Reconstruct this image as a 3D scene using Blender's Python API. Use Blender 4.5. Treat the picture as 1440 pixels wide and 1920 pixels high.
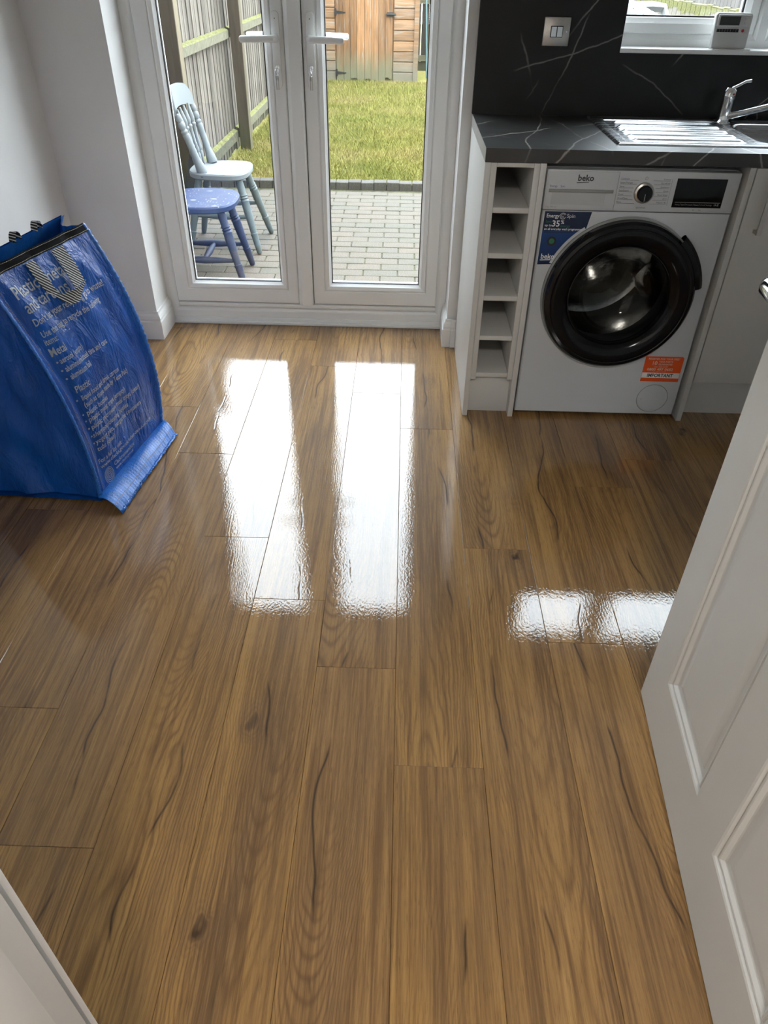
import bpy, bmesh, math, random
import numpy as np
from mathutils import Matrix, Vector
for o in list(bpy.data.objects): bpy.data.objects.remove(o)
S = bpy.context.scene
COL = S.collection
random.seed(5)
RNG = np.random.default_rng(5)
PI = math.pi

# ------------------------------------------------------------------ camera, light, exposure
CAM_H, PITCH, YAW, ROLL, FOC = 1.35545774, 0.655054757, -0.0168124308, 0.0179194385, 1352.96459
cam = bpy.data.cameras.new('camera'); camo = bpy.data.objects.new('camera', cam); COL.objects.link(camo)
fw = Vector((math.sin(YAW)*math.cos(PITCH), math.cos(YAW)*math.cos(PITCH), -math.sin(PITCH)))
rt = Vector((math.cos(YAW), -math.sin(YAW), 0)); up = rt.cross(fw)
r2 = math.cos(ROLL)*rt + math.sin(ROLL)*up; u2 = -math.sin(ROLL)*rt + math.cos(ROLL)*up
camo.matrix_world = Matrix(((r2.x, u2.x, -fw.x, 0), (r2.y, u2.y, -fw.y, 0), (r2.z, u2.z, -fw.z, CAM_H), (0, 0, 0, 1)))
cam.sensor_fit = 'VERTICAL'; cam.sensor_height = 36.0; cam.lens = 36.0*FOC/1920.0
cam.clip_start = 0.02; cam.clip_end = 200
S.camera = camo

world = bpy.data.worlds.new('overcast_sky'); S.world = world; world.use_nodes = True
wn = world.node_tree; wbg = wn.nodes['Background']
wtc = wn.nodes.new('ShaderNodeTexCoord'); wsep = wn.nodes.new('ShaderNodeSeparateXYZ')
wramp = wn.nodes.new('ShaderNodeValToRGB')
wn.links.new(wtc.outputs['Generated'], wsep.inputs[0]); wn.links.new(wsep.outputs['Z'], wramp.inputs[0])
wramp.color_ramp.elements[0].position = 0.0; wramp.color_ramp.elements[0].color = (0.90, 0.95, 1.0, 1)
wramp.color_ramp.elements[1].position = 0.9; wramp.color_ramp.elements[1].color = (0.84, 0.92, 1.0, 1)
wn.links.new(wramp.outputs[0], wbg.inputs['Color'])
wbg.inputs['Strength'].default_value = 12.0

S.view_settings.view_transform = 'Standard'; S.view_settings.look = 'None'
S.view_settings.gamma = 1.0; S.view_settings.use_curve_mapping = False
S.view_settings.exposure = 0.2

def area_light(name, loc, size, power, color, rot=(0, 0, 0)):
    l = bpy.data.lights.new(name, 'AREA'); l.shape = 'DISK'; l.size = size; l.energy = power; l.color = color
    o = bpy.data.objects.new(name, l); COL.objects.link(o); o.location = loc; o.rotation_euler = rot
    return o
HALL_LAMP = area_light('hall_lamp', (0.1, -0.75, 2.3), 0.34, 27.0, (1.0, 0.96, 0.90))

# ------------------------------------------------------------------ helpers
def tag(o, label=None, cat=None, group=None, kind=None):
    if label: o['label'] = label
    if cat: o['category'] = cat
    if group: o['group'] = group
    if kind: o['kind'] = kind
    return o

def empty(name, loc=(0, 0, 0), label=None, cat=None, group=None, kind=None):
    o = bpy.data.objects.new(name, None); COL.objects.link(o); o.location = loc
    o.empty_display_size = 0.05
    return tag(o, label, cat, group, kind)

def abspos(o):
    p = Vector(o.location)
    while o.parent: o = o.parent
    return p

def link_mesh(name, me, mat, parent=None, local=False):
    o = bpy.data.objects.new(name, me); COL.objects.link(o)
    if mat: me.materials.append(mat)
    if parent:
        o.parent = parent
        if not local:
            root = parent
            while root.parent: root = root.parent
            o.matrix_parent_inverse = Matrix.Translation(-Vector(root.location)) if parent is root else Matrix.Identity(4)
    return o

class MB:
    def __init__(s): s.v = []; s.f = []
    def add(s, vs, fs):
        n = len(s.v); s.v += [tuple(p) for p in vs]; s.f += [tuple(i+n for i in f) for f in fs]; return s
    def box(s, a, b):
        x0, y0, z0 = a; x1, y1, z1 = b
        return s.add([(x0,y0,z0),(x1,y0,z0),(x1,y1,z0),(x0,y1,z0),(x0,y0,z1),(x1,y0,z1),(x1,y1,z1),(x0,y1,z1)],
              [(0,3,2,1),(4,5,6,7),(0,1,5,4),(1,2,6,5),(2,3,7,6),(3,0,4,7)])
    def quad(s, *p): return s.add(p, [tuple(range(len(p)))])
    def prism(s, poly, d):
        # extrude closed 3D polygon by vector d
        n = len(poly); d = Vector(d); q = [Vector(p)+d for p in poly]
        return s.add([Vector(p) for p in poly]+q, [tuple(range(n))[::-1], tuple(range(n, 2*n))] + [(i, (i+1) % n, n+(i+1) % n, n+i) for i in range(n)])
    def lathe(s, prof, M=None, seg=24, cap=True, a0=0.0, a1=2*PI):
        M = M or Matrix.Identity(4); full = abs(a1-a0-2*PI) < 1e-6
        k = seg if full else seg+1; vs = []
        for r, h in prof:
            for i in range(k):
                a = a0+(a1-a0)*i/seg; vs.append(M @ Vector((r*math.cos(a), r*math.sin(a), h)))
        fs = []
        for j in range(len(prof)-1):
            for i in range(seg):
                i2 = (i+1) % k
                fs.append((j*k+i, j*k+i2, (j+1)*k+i2, (j+1)*k+i))
        if cap and full:
            if prof[0][0] > 1e-6: fs.append(tuple(range(k))[::-1])
            if prof[-1][0] > 1e-6: fs.append(tuple((len(prof)-1)*k+i for i in range(k)))
        return s.add(vs, fs)
    def tube(s, pts, rad, seg=12, flat=None):
        pts = [Vector(p) for p in pts]; n = len(pts)
        rad = rad if isinstance(rad, (list, tuple)) else [rad]*n
        t0 = (pts[1]-pts[0]).normalized(); ref = Vector((0, 0, 1)) if abs(t0.z) < .9 else Vector((1, 0, 0))
        nx = t0.cross(ref).normalized(); vs = []
        for i, p in enumerate(pts):
            t = (pts[min(i+1, n-1)]-pts[max(i-1, 0)]).normalized()
            nx = (nx - t*nx.dot(t)).normalized(); ny = t.cross(nx)
            for k in range(seg):
                a = 2*PI*k/seg; c = math.cos(a); q = math.sin(a)
                if flat: c *= flat[i] if isinstance(flat, (list, tuple)) else flat
                vs.append(p+nx*(rad[i]*c)+ny*(rad[i]*q))
        fs = [(j*seg+i, j*seg+(i+1) % seg, (j+1)*seg+(i+1) % seg, (j+1)*seg+i) for j in range(n-1) for i in range(seg)]
        fs += [tuple(range(seg))[::-1], tuple((n-1)*seg+i for i in range(seg))]
        return s.add(vs, fs)
    def grid(s, fn, nu, nv):
        vs = [fn(i/nu, j/nv) for j in range(nv+1) for i in range(nu+1)]
        fs = [(j*(nu+1)+i, j*(nu+1)+i+1, (j+1)*(nu+1)+i+1, (j+1)*(nu+1)+i) for j in range(nv) for i in range(nu)]
        return s.add(vs, fs)
    def mesh(s, name, smooth=None, bevel=0, bseg=2, recalc=True):
        me = bpy.data.meshes.new(name); me.from_pydata([tuple(p) for p in s.v], [], s.f); me.update()
        if bevel or recalc:
            bm = bmesh.new(); bm.from_mesh(me)
            if recalc: bmesh.ops.recalc_face_normals(bm, faces=bm.faces)
            if bevel:
                es = [e for e in bm.edges if len(e.link_faces) == 2 and e.calc_face_angle(0) > 0.6]
                bmesh.ops.bevel(bm, geom=es, offset=bevel, segments=bseg, affect='EDGES', profile=0.5)
            bm.to_mesh(me); bm.free()
        if smooth is not None:
            me.polygons.foreach_set('use_smooth', [True]*len(me.polygons)); me.set_sharp_from_angle(angle=smooth)
        return me
    def build(s, name, mat, parent=None, smooth=None, bevel=0, bseg=2, local=False, recalc=True, label=None, kind=None):
        if bevel and smooth is None: smooth = 0.6
        o = link_mesh(name, s.mesh(name, smooth, bevel, bseg, recalc), mat, parent, local)
        return tag(o, label, kind=kind)

def Box(name, a, b, mat, parent=None, bevel=0, **k): return MB().box(a, b).build(name, mat, parent, bevel=bevel, **k)

_txt = {}
def text_geo(s, size=1.0, align='LEFT', bold=0.0):
    key = (s, align, bold)
    if key not in _txt:
        cu = bpy.data.curves.new('t', 'FONT'); cu.body = s; cu.size = 1.0; cu.align_x = align
        cu.resolution_u = 2; cu.offset = bold
        o = bpy.data.objects.new('t', cu); COL.objects.link(o)
        dg = bpy.context.evaluated_depsgraph_get(); me = bpy.data.meshes.new_from_object(o.evaluated_get(dg))
        _txt[key] = ([tuple(p.co[:2]) for p in me.vertices], [tuple(p.vertices) for p in me.polygons])
        bpy.data.objects.remove(o); bpy.data.meshes.remove(me); bpy.data.curves.remove(cu)
    v, f = _txt[key]
    return [(x*size, y*size) for x, y in v], f
def put_text(mb, s, size, fn, align='LEFT', bold=0.0, width=None):
    v, f = text_geo(s, size, align, bold)
    if width:
        w = max(p[0] for p in v)-min(p[0] for p in v); k = width/w; v = [(x*k, y) for x, y in v]
    mb.add([fn(x, y) for x, y in v], f)

# ------------------------------------------------------------------ material helpers
class NT:
    def __init__(s, name):
        s.m = bpy.data.materials.new(name); s.m.use_nodes = True; s.t = s.m.node_tree; s.t.nodes.clear()
        s.out = s.t.nodes.new('ShaderNodeOutputMaterial')
    def n(s, typ, ins=None, **at):
        nd = s.t.nodes.new('ShaderNode'+typ)
        for k, v in at.items(): setattr(nd, k, v)
        for k, v in (ins or {}).items():
            i = nd.inputs[k]
            if hasattr(v, 'is_output'): s.t.links.new(v, i)
            else: i.default_value = v
        return nd
    def math(s, op, a, b=0.0, c=0.0):
        return s.n('Math', {0: a, 1: b, 2: c}, operation=op).outputs[0]
    def mix(s, f, a, b, mode='MIX'):
        nd = s.n('Mix', {}, data_type='RGBA', blend_type=mode)
        for i, v in ((0, f), (6, a), (7, b)):
            if hasattr(v, 'is_output'): s.t.links.new(v, nd.inputs[i])
            else: nd.inputs[i].default_value = (v if i == 0 else (tuple(v)+(1,))[:4])
        return nd.outputs[2]
    def ramp(s, f, stops, interp='LINEAR'):
        nd = s.n('ValToRGB', {0: f}); cr = nd.color_ramp; cr.interpolation = interp
        while len(cr.elements) < len(stops): cr.elements.new(0.5)
        for e, (p, c) in zip(cr.elements, stops):
            e.position = p; e.color = (tuple(c)+(1,))[:4] if not isinstance(c, (int, float)) else (c, c, c, 1)
        return nd.outputs[0]
    def noise(s, vec, scale, detail=3, rough=0.5, dist=0.0):
        return s.n('TexNoise', {'Vector': vec, 'Scale': scale, 'Detail': detail, 'Roughness': rough, 'Distortion': dist}).outputs[0]
    def vmul(s, vec, k): return s.n('VectorMath', {0: vec, 1: k}, operation='MULTIPLY').outputs[0]
    def vadd(s, a, b): return s.n('VectorMath', {0: a, 1: b}, operation='ADD').outputs[0]
    def xyz(s, v): return s.n('SeparateXYZ', {0: v}).outputs
    def comb(s, x=0.0, y=0.0, z=0.0): return s.n('CombineXYZ', {0: x, 1: y, 2: z}).outputs[0]
    def obj(s): return s.n('TexCoord').outputs['Object']
    def bump(s, h, strength, dist=0.01, normal=None):
        i = {'Height': h, 'Strength': strength, 'Distance': dist}
        if normal is not None: i['Normal'] = normal
        return s.n('Bump', i).outputs[0]
    def pbr(s, **k):
        b = s.n('BsdfPrincipled'); 
        for kk, v in k.items():
            key = {'color': 'Base Color', 'rough': 'Roughness', 'metal': 'Metallic', 'spec': 'Specular IOR Level', 'coat': 'Coat Weight',
                   'coatr': 'Coat Roughness', 'coati': 'Coat IOR', 'normal': 'Normal', 'coatn': 'Coat Normal', 'trans': 'Transmission Weight',
                   'ior': 'IOR', 'emit': 'Emission Color', 'emits': 'Emission Strength', 'sheen': 'Sheen Weight', 'alpha': 'Alpha'}[kk]
            i = b.inputs[key]
            if hasattr(v, 'is_output'): s.t.links.new(v, i)
            elif isinstance(v, tuple): i.default_value = (v+(1,))[:4]
            else: i.default_value = v
        s.t.links.new(b.outputs[0], s.out.inputs[0]); return s.m
    def surf(s, sh): s.t.links.new(sh, s.out.inputs[0]); return s.m

def simple(name, col, rough=0.5, metal=0.0, spec=0.5, var=0.04, vscale=6.0, bscale=0, bstr=0.0, coat=0.0):
    t = NT(name); P = t.obj()
    nz = t.noise(P, vscale, 4)
    c = t.mix(t.ramp(nz, [(0.35, 0.0), (0.65, 1.0)]), tuple(max(0, x*(1-var)) for x in col), tuple(min(1, x*(1+var)) for x in col))
    k = dict(color=c, rough=rough, metal=metal, spec=spec, coat=coat)
    if bscale: k['normal'] = t.bump(t.noise(P, bscale, 3), bstr, 0.004)
    return t.pbr(**k)

M = {}
M['wall'] = simple('wall_paint', (0.76, 0.755, 0.745), 0.75, spec=0.25, var=0.015, bscale=240, bstr=0.12)
M['ceiling'] = simple('ceiling_paint', (0.80, 0.795, 0.78), 0.85, spec=0.2, var=0.01)
M['trim'] = simple('trim_gloss_paint', (0.78, 0.775, 0.76), 0.28, spec=0.5, var=0.015, bscale=60, bstr=0.03)
M['leaf'] = simple('door_paint', (0.70, 0.69, 0.66), 0.38, spec=0.45, var=0.012, bscale=90, bstr=0.05)
M['upvc'] = simple('white_upvc', (0.85, 0.86, 0.85), 0.3, spec=0.5, var=0.01)
M['rubber'] = simple('black_gasket', (0.012, 0.012, 0.016), 0.5)
M['gap'] = simple('dark_gap', (0.03, 0.03, 0.03), 0.8)
M['unit'] = simple('kitchen_unit_laminate', (0.64, 0.63, 0.605), 0.42, spec=0.4, var=0.01)
M['washer'] = simple('washer_enamel', (0.58, 0.60, 0.625), 0.22, spec=0.5, var=0.008)
M['washer_pl'] = simple('washer_plastic', (0.565, 0.585, 0.61), 0.33, spec=0.5, var=0.008)
M['grey_pl'] = simple('grey_plastic', (0.28, 0.29, 0.285), 0.4)
M['blackgloss'] = simple('black_gloss_plastic', (0.004, 0.004, 0.005), 0.13, spec=0.28, var=0.02)
M['black'] = simple('black_plastic', (0.012, 0.012, 0.014), 0.45)
M['ink'] = simple('dark_print', (0.05, 0.055, 0.06), 0.5)
M['inkblue'] = simple('blue_print', (0.10, 0.14, 0.40), 0.5)
M['inkwhite'] = simple('white_print', (0.80, 0.80, 0.80), 0.5)
M['inkgreen'] = simple('green_print', (0.03, 0.20, 0.09), 0.5)
M['inkgrey'] = simple('pale_grey_print', (0.30, 0.30, 0.31), 0.5)
M['navy'] = None
M['orange'] = simple('orange_sticker', (0.83, 0.10, 0.015), 0.4, var=0.02)
M['chrome'] = simple('chrome', (0.80, 0.81, 0.83), 0.08, 1.0, var=0.02)
M['nickel'] = simple('brushed_nickel', (0.50, 0.48, 0.45), 0.3, 1.0, var=0.05, vscale=30)
M['brass'] = simple('dull_brass', (0.45, 0.36, 0.2), 0.3, 1.0)
M['drum'] = simple('drum_steel', (0.50, 0.49, 0.46), 0.14, 1.0, var=0.05, vscale=20, bscale=26, bstr=0.25)
M['iron'] = simple('black_ironmongery', (0.02, 0.022, 0.022), 0.5, 0.2)
M['thermo'] = simple('thermostat_plastic', (0.60, 0.595, 0.58), 0.45, var=0.01)
M['lcd'] = simple('lcd_glass', (0.022, 0.028, 0.022), 0.2, var=0.15)
M['red'] = simple('red_button', (0.45, 0.03, 0.035), 0.4)
M['white_out'] = simple('white_weathered_paint', (0.244, 0.252, 0.252), 0.6, var=0.06)
M['render'] = simple('house_render', (0.30, 0.28, 0.25), 0.9, var=0.08)
M['soil'] = simple('bare_soil', (0.05, 0.04, 0.03), 0.95, var=0.3, vscale=12)
M['bluecord'] = simple('pale_blue_pole', (0.12, 0.22, 0.24), 0.5)

def m_steel():
    t = NT('stainless_steel'); P = t.obj()
    s = t.noise(t.vmul(P, (4, 300, 4)), 1.0, 3)
    return t.pbr(color=t.mix(s, (0.40, 0.41, 0.42), (0.60, 0.61, 0.62)), metal=1.0, rough=t.ramp(s, [(0.3, 0.20), (0.7, 0.30)]))
M['steel'] = m_steel()

def m_glass(name, tint=(0.95, 0.97, 0.97), ior=1.45, gl=1.0):
    t = NT(name)
    # the pane is a thin slab: same reflectance from either side, no total internal reflection
    bf = t.n('NewGeometry').outputs['Backfacing']
    fr = t.n('Fresnel', {'IOR': t.math('MULTIPLY_ADD', bf, 1.0/ior-ior, ior)}).outputs[0]
    mx = t.n('MixShader', {0: fr, 1: t.n('BsdfTransparent', {'Color': tint+(1,)}).outputs[0], 2: t.n('BsdfGlossy', {'Color': (gl, gl, gl, 1), 'Roughness': 0.0}).outputs[0]})
    return t.surf(mx.outputs[0])
M['glass'] = m_glass('window_glass')
M['doorglass'] = m_glass('tinted_door_glass', (0.50, 0.51, 0.52), 1.5, 0.45)

def m_oak():
    t = NT('oak_laminate'); P0 = t.obj()
    rnd = t.n('ObjectInfo').outputs['Random']
    fr = lambda k: t.math('FRACT', t.math('MULTIPLY', rnd, k))
    off = t.comb(t.math('MULTIPLY', fr(7.31), 40.0), t.math('MULTIPLY', fr(13.7), 60.0), t.math('MULTIPLY', fr(29.3), 20.0))
    P = t.vadd(P0, off); x, y, z = t.xyz(P0)
    w1 = t.math('SUBTRACT', t.noise(t.vmul(P, (6, 1.7, 1)), 1.0, 3), 0.5)
    w3 = t.math('SUBTRACT', t.noise(t.vmul(P, (30, 14, 1)), 1.0, 2), 0.5)
    cx = t.math('MULTIPLY', t.math('SUBTRACT', fr(3.77), 0.5), 0.15)
    X = t.math('ADD', t.math('SUBTRACT', x, cx), t.math('ADD', t.math('MULTIPLY', w1, 0.10), t.math('MULTIPLY', w3, 0.012)))
    d = t.math('ADD', t.math('MULTIPLY', t.noise(t.vmul(P, (0.4, 0.75, 1)), 1.0, 1), 0.26), -0.05)
    r = t.math('SQRT', t.math('ADD', t.math('MULTIPLY', X, X), t.math('MULTIPLY', d, d)))
    ph = t.math('MULTIPLY', t.math('POWER', r, 0.85), 1000.0)
    ring = t.math('POWER', t.math('MULTIPLY_ADD', t.math('SINE', ph), 0.5, 0.5), 3.0)
    ringmask = t.ramp(t.noise(t.vmul(P, (5, 1.2, 1)), 1.0, 2), [(0.46, 0.0), (0.62, 1.0)])
    ring = t.math('MULTIPLY', ring, ringmask)
    fib = t.noise(t.vmul(P, (230, 6.0, 1)), 1.0, 4, 0.65)
    fib2 = t.noise(t.vmul(P, (60, 1.5, 1)), 1.0, 4, 0.6, 0.5)
    pore = t.ramp(t.noise(t.vmul(P, (700, 30, 1)), 1.0, 2), [(0.60, 0.0), (0.68, 1.0)])
    tone = t.noise(t.vadd(t.vmul(P, (10, 0.8, 1)), t.comb(w1, 0.0, 0.0)), 1.0, 3, 0.55)
    base = t.ramp(tone, [(0.28, (0.175, 0.100, 0.044)), (0.43, (0.285, 0.158, 0.058)), (0.56, (0.375, 0.208, 0.068)), (0.72, (0.460, 0.262, 0.086))])
    base = t.mix(t.math('MULTIPLY', fr(17.9), 0.45), base, (0.270, 0.155, 0.074))
    base = t.mix(t.ramp(fib2, [(0.36, 0.70), (0.54, 0.0)]), base, (0.140, 0.074, 0.030))
    base = t.mix(t.ramp(fib, [(0.50, 0.0), (0.72, 0.40)]), base, (0.52, 0.300, 0.115))
    base = t.mix(t.ramp(fib, [(0.32, 0.40), (0.48, 0.0)]), base, (0.120, 0.062, 0.026))
    base = t.mix(t.math('MULTIPLY', ring, 0.55), base, (0.125, 0.064, 0.027))
    base = t.mix(t.math('MULTIPLY', pore, 0.40), base, (0.075, 0.042, 0.02))
    # knots
    vor = t.n('TexVoronoi', {'Vector': t.vadd(t.vmul(P, (6.5, 3.2, 0.0)), t.comb(t.math('MULTIPLY', w3, 0.35), t.math('MULTIPLY', w3, 0.35), 0.0)), 'Scale': 1.0, 'Randomness': 1.0})
    kmask = t.ramp(t.xyz(vor.outputs['Color'])[0], [(0.66, 0.0), (0.70, 1.0)])
    kd = vor.outputs['Distance']
    khalo = t.math('MULTIPLY', t.ramp(kd, [(0.05, 1.0), (0.30, 0.0)]), kmask)
    kring = t.math('MULTIPLY_ADD', t.math('SINE', t.math('MULTIPLY', kd, 120.0)), 0.5, 0.5)
    kcore = t.math('MULTIPLY', t.ramp(kd, [(0.03, 1.0), (0.085, 0.0)]), kmask)
    base = t.mix(t.math('MULTIPLY', khalo, 0.35), base, (0.13, 0.078, 0.044))
    base = t.mix(t.math('MULTIPLY', t.math('MULTIPLY', khalo, kring), 0.25), base, (0.085, 0.047, 0.024))
    base = t.mix(t.math('MULTIPLY', kcore, 0.85), base, (0.035, 0.02, 0.012))
    # splits along the grain
    cw = t.math('MULTIPLY', t.math('SUBTRACT', t.noise(t.comb(0.0, t.math('MULTIPLY', t.xyz(P)[1], 1.9), t.math('MULTIPLY', rnd, 50.0)), 1.0, 3, 0.42), 0.5), 0.22)
    ax = t.math('ABSOLUTE', t.math('SUBTRACT', t.math('SUBTRACT', x, t.math('MULTIPLY', t.math('SUBTRACT', fr(53.1), 0.5), 0.10)), cw))
    cm = t.ramp(t.noise(t.comb(0.0, t.math('MULTIPLY', t.xyz(P)[1], 3.0), t.math('MULTIPLY', rnd, 91.0)), 1.0, 3), [(0.49, 0.0), (0.56, 1.0)])
    crack = t.math('MULTIPLY', t.ramp(ax, [(0.0003, 1.0), (0.0013, 0.0)]), cm)
    chalo = t.math('MULTIPLY', t.ramp(ax, [(0.0, 1.0), (0.016, 0.0)]), cm)
    base = t.mix(t.math('MULTIPLY', chalo, 0.35), base, (0.12, 0.066, 0.032))
    base = t.mix(t.math('MULTIPLY', crack, 0.9), base, (0.03, 0.018, 0.011))
    hs = t.math('ADD', t.math('MULTIPLY', fib, 0.35), t.math('ADD', t.math('MULTIPLY', ring, -0.3), t.math('MULTIPLY', crack, -1.0)))
    rip = t.noise(t.vmul(P, (190, 120, 1)), 1.0, 2)
    b1 = t.bump(hs, 0.09, 0.004)
    b2 = t.bump(rip, 0.055, 0.006, b1)
    cb = t.bump(t.math('ADD', rip, t.math('MULTIPLY', t.math('ADD', t.math('MULTIPLY', ring, 0.25), t.math('MULTIPLY', crack, 1.3)), -0.8)), 0.030, 0.006)
    return t.pbr(color=base, rough=0.5, spec=0.10, coat=1.0, coatr=0.018, coati=1.60, normal=b2, coatn=cb)
M['oak'] = m_oak()

def m_marble(name, base, k=1.0, dlo=0.0, rough=0.36, spec=0.4):
    t = NT(name); P = t.obj(); x, y, z = t.xyz(P)
    cl = t.noise(P, 5.0, 5, 0.6)
    col = t.mix(t.ramp(cl, [(0.35, 0.0), (0.7, 1.0)]), tuple(c*0.75 for c in base), tuple(c*1.5 for c in base))
    wob = t.math('MULTIPLY', t.math('SUBTRACT', t.noise(P, 7.0, 3), 0.5), 0.035)
    wob2 = t.math('MULTIPLY', t.math('SUBTRACT', t.noise(P, 40.0, 2), 0.5), 0.006)
    wob = t.math('ADD', wob, wob2)
    h = t.math('ADD', t.math('ADD', z, t.math('MULTIPLY', y, 0.62)), 0.0)
    def lines(ang, period, ph, seed, thick=0.0011, lo=0.50):
        c, s = math.cos(ang), math.sin(ang)
        q = t.math('ADD', t.math('ADD', t.math('MULTIPLY', x, -s), t.math('MULTIPLY', h, c)), wob)
        q = t.math('ADD', q, t.math('MULTIPLY', t.math('SUBTRACT', t.noise(t.vadd(P, (seed, 0, 0)), 1.7, 1), 0.5), 0.16))
        f = t.math('FRACT', t.math('ADD', t.math('DIVIDE', q, period), ph))
        dd = t.math('MULTIPLY', t.math('ABSOLUTE', t.math('SUBTRACT', f, 0.5)), period)
        ln = t.ramp(dd, [(thick*0.4, 1.0), (thick*1.9, 0.0)])
        mk = t.ramp(t.noise(t.vadd(P, (0, seed, seed)), 3.2, 2), [(lo+dlo, 0.0), (lo+dlo+0.1, 1.0)])
        return t.math('MULTIPLY', ln, mk)
    v = lines(0.42, 0.30, 0.30, 3.1)
    for a in ((-1.15, 0.36, 0.15, 9.7), (1.25, 0.40, 0.55, 15.2), (0.85, 0.33, 0.8, 23.0), (-0.6, 0.55, 0.4, 31.0)):
        v = t.math('MAXIMUM', v, lines(*a))
    col = t.mix(t.math('MULTIPLY', v, 0.75*k), col, (0.36, 0.345, 0.33))
    return t.pbr(color=col, rough=rough, spec=spec, normal=t.bump(t.noise(P, 300, 2), 0.05, 0.002))
M['marble'] = m_marble('dark_marble_laminate', (0.0095, 0.0097, 0.0105), 0.85, -0.03, 0.38, 0.30)
M['marble_top'] = m_marble('dark_marble_worktop', (0.019, 0.0185, 0.018), 1.3, -0.07, 0.40, 0.75)

def m_bluebag():
    t = NT('blue_woven_polypropylene'); P = t.obj(); x, y, z = t.xyz(P)
    n1 = t.noise(t.vmul(P, (6, 8, 3)), 1.0, 4)
    c = t.mix(t.ramp(n1, [(0.3, 0.0), (0.7, 1.0)]), (0.003, 0.055, 0.300), (0.006, 0.100, 0.470))
    weave = t.math('MULTIPLY', t.math('SINE', t.math('MULTIPLY', z, 2400.0)), t.math('SINE', t.math('MULTIPLY', t.math('ADD', y, x), 2400.0)))
    cr = t.noise(t.vmul(P, (22, 22, 8)), 1.0, 4, 0.6, 1.2)
    cr2 = t.noise(t.vmul(P, (60, 60, 22)), 1.0, 3, 0.6, 0.8)
    b = t.bump(cr, 0.55, 0.018); b = t.bump(cr2, 0.35, 0.006, b); b = t.bump(weave, 0.10, 0.001, b)
    return t.pbr(color=c, rough=0.27, spec=0.36, normal=b)
M['bag'] = m_bluebag()
M['bagprint'] = simple('faded_white_print', (0.36, 0.42, 0.50), 0.4, var=0.2, vscale=40)
M['bagband'] = simple('black_webbing_band', (0.006, 0.006, 0.007), 0.9, spec=0.12, bscale=500, bstr=0.2)
M['stitch'] = simple('pale_stitching', (0.42, 0.39, 0.30), 0.7)
M['hem'] = simple('blue_hem', (0.02, 0.155, 0.56), 0.32, var=0.15, vscale=50, bscale=260, bstr=0.4)

def m_web():
    t = NT('black_white_webbing'); P = t.obj(); x, y, z = t.xyz(P)
    q = t.math('SINE', t.math('MULTIPLY', t.math('ADD', t.math('ADD', z, t.math('MULTIPLY', y, 0.9)), t.math('MULTIPLY', x, 0.3)), 600.0))
    return t.pbr(color=t.mix(t.ramp(q, [(0.45, 0.0), (0.52, 1.0)]), (0.010, 0.010, 0.011), (0.62, 0.61, 0.60)), rough=0.75, normal=t.bump(q, 0.3, 0.001))
M['web'] = m_web()

def m_wood(name, dark, mid, light, green, gstart, gend, scale=1.0, vert=True, streak=None):
    # weathered wood; green algae towards the ground as on the real boards
    t = NT(name); P0 = t.obj(); rnd = t.n('ObjectInfo').outputs['Random']
    P = t.vadd(P0, t.comb(t.math('MULTIPLY', rnd, 30.0), t.math('MULTIPLY', rnd, 17.0), t.math('MULTIPLY', rnd, 9.0)))
    st = (26, 26, 1.6) if vert else (1.6, 26, 26)
    g = t.noise(t.vmul(P, tuple(v*scale for v in st)), 1.0, 4, 0.6, 0.3)
    f = t.noise(t.vmul(P, (90, 90, 5) if vert else (5, 90, 90)), 1.0, 3, 0.6)
    c = t.ramp(g, [(0.28, dark), (0.5, mid), (0.7, light)])
    c = t.mix(t.ramp(f, [(0.3, 0.55), (0.55, 0.0)]), c, dark)
    if streak: c = t.mix(t.ramp(t.noise(t.vmul(P, (38, 38, 2.2) if vert else (2.2, 38, 38)), 1.0, 4, 0.7, 0.8), [(0.54, 0.0), (0.66, 0.75)]), c, streak)
    tint = t.math('MULTIPLY_ADD', rnd, 0.5, 0.75)
    c = t.mix(1.0, c, t.comb(tint, tint, tint), 'MULTIPLY')
    z = t.xyz(P0)[2]
    a = t.math('ADD', z, t.math('MULTIPLY', t.math('SUBTRACT', t.noise(t.vmul(P, (9, 9, 4)), 1.0, 3), 0.5), (gend-gstart)*1.4))
    mk = t.ramp(t.math('DIVIDE', t.math('SUBTRACT', a, gstart), gend-gstart), [(0.0, 0.85), (1.0, 0.0)])
    c = t.mix(mk, c, green)
    return t.pbr(color=c, rough=0.85, spec=0.2, normal=t.bump(f, 0.3, 0.004))
M['fence'] = m_wood('weathered_fence_board', (0.078, 0.065, 0.053), (0.160, 0.139, 0.117), (0.218, 0.195, 0.165), (0.074, 0.082, 0.035), -0.1, 0.12)
M['fence_rail'] = m_wood('weathered_fence_rail', (0.072, 0.068, 0.044), (0.128, 0.120, 0.084), (0.168, 0.160, 0.116), (0.104, 0.104, 0.056), -0.1, 0.1, vert=False)
M['moss'] = simple('moss', (0.125, 0.125, 0.035), 0.95, var=0.5, vscale=60, bscale=200, bstr=0.7)
M['post'] = m_wood('brown_fence_post', (0.036, 0.027, 0.019), (0.066, 0.051, 0.037), (0.086, 0.070, 0.051), (0.044, 0.050, 0.018), -0.1, 0.45)
M['post_edge'] = m_wood('pale_post_edge', (0.112, 0.092, 0.060), (0.160, 0.136, 0.092), (0.192, 0.164, 0.116), (0.096, 0.096, 0.048), -0.1, 0.1)
M['shed'] = m_wood('orange_shed_board', (0.119, 0.074, 0.042), (0.269, 0.134, 0.057), (0.311, 0.176, 0.088), (0.155, 0.161, 0.098), 0.02, 0.34, streak=(0.30, 0.275, 0.23))
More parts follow.
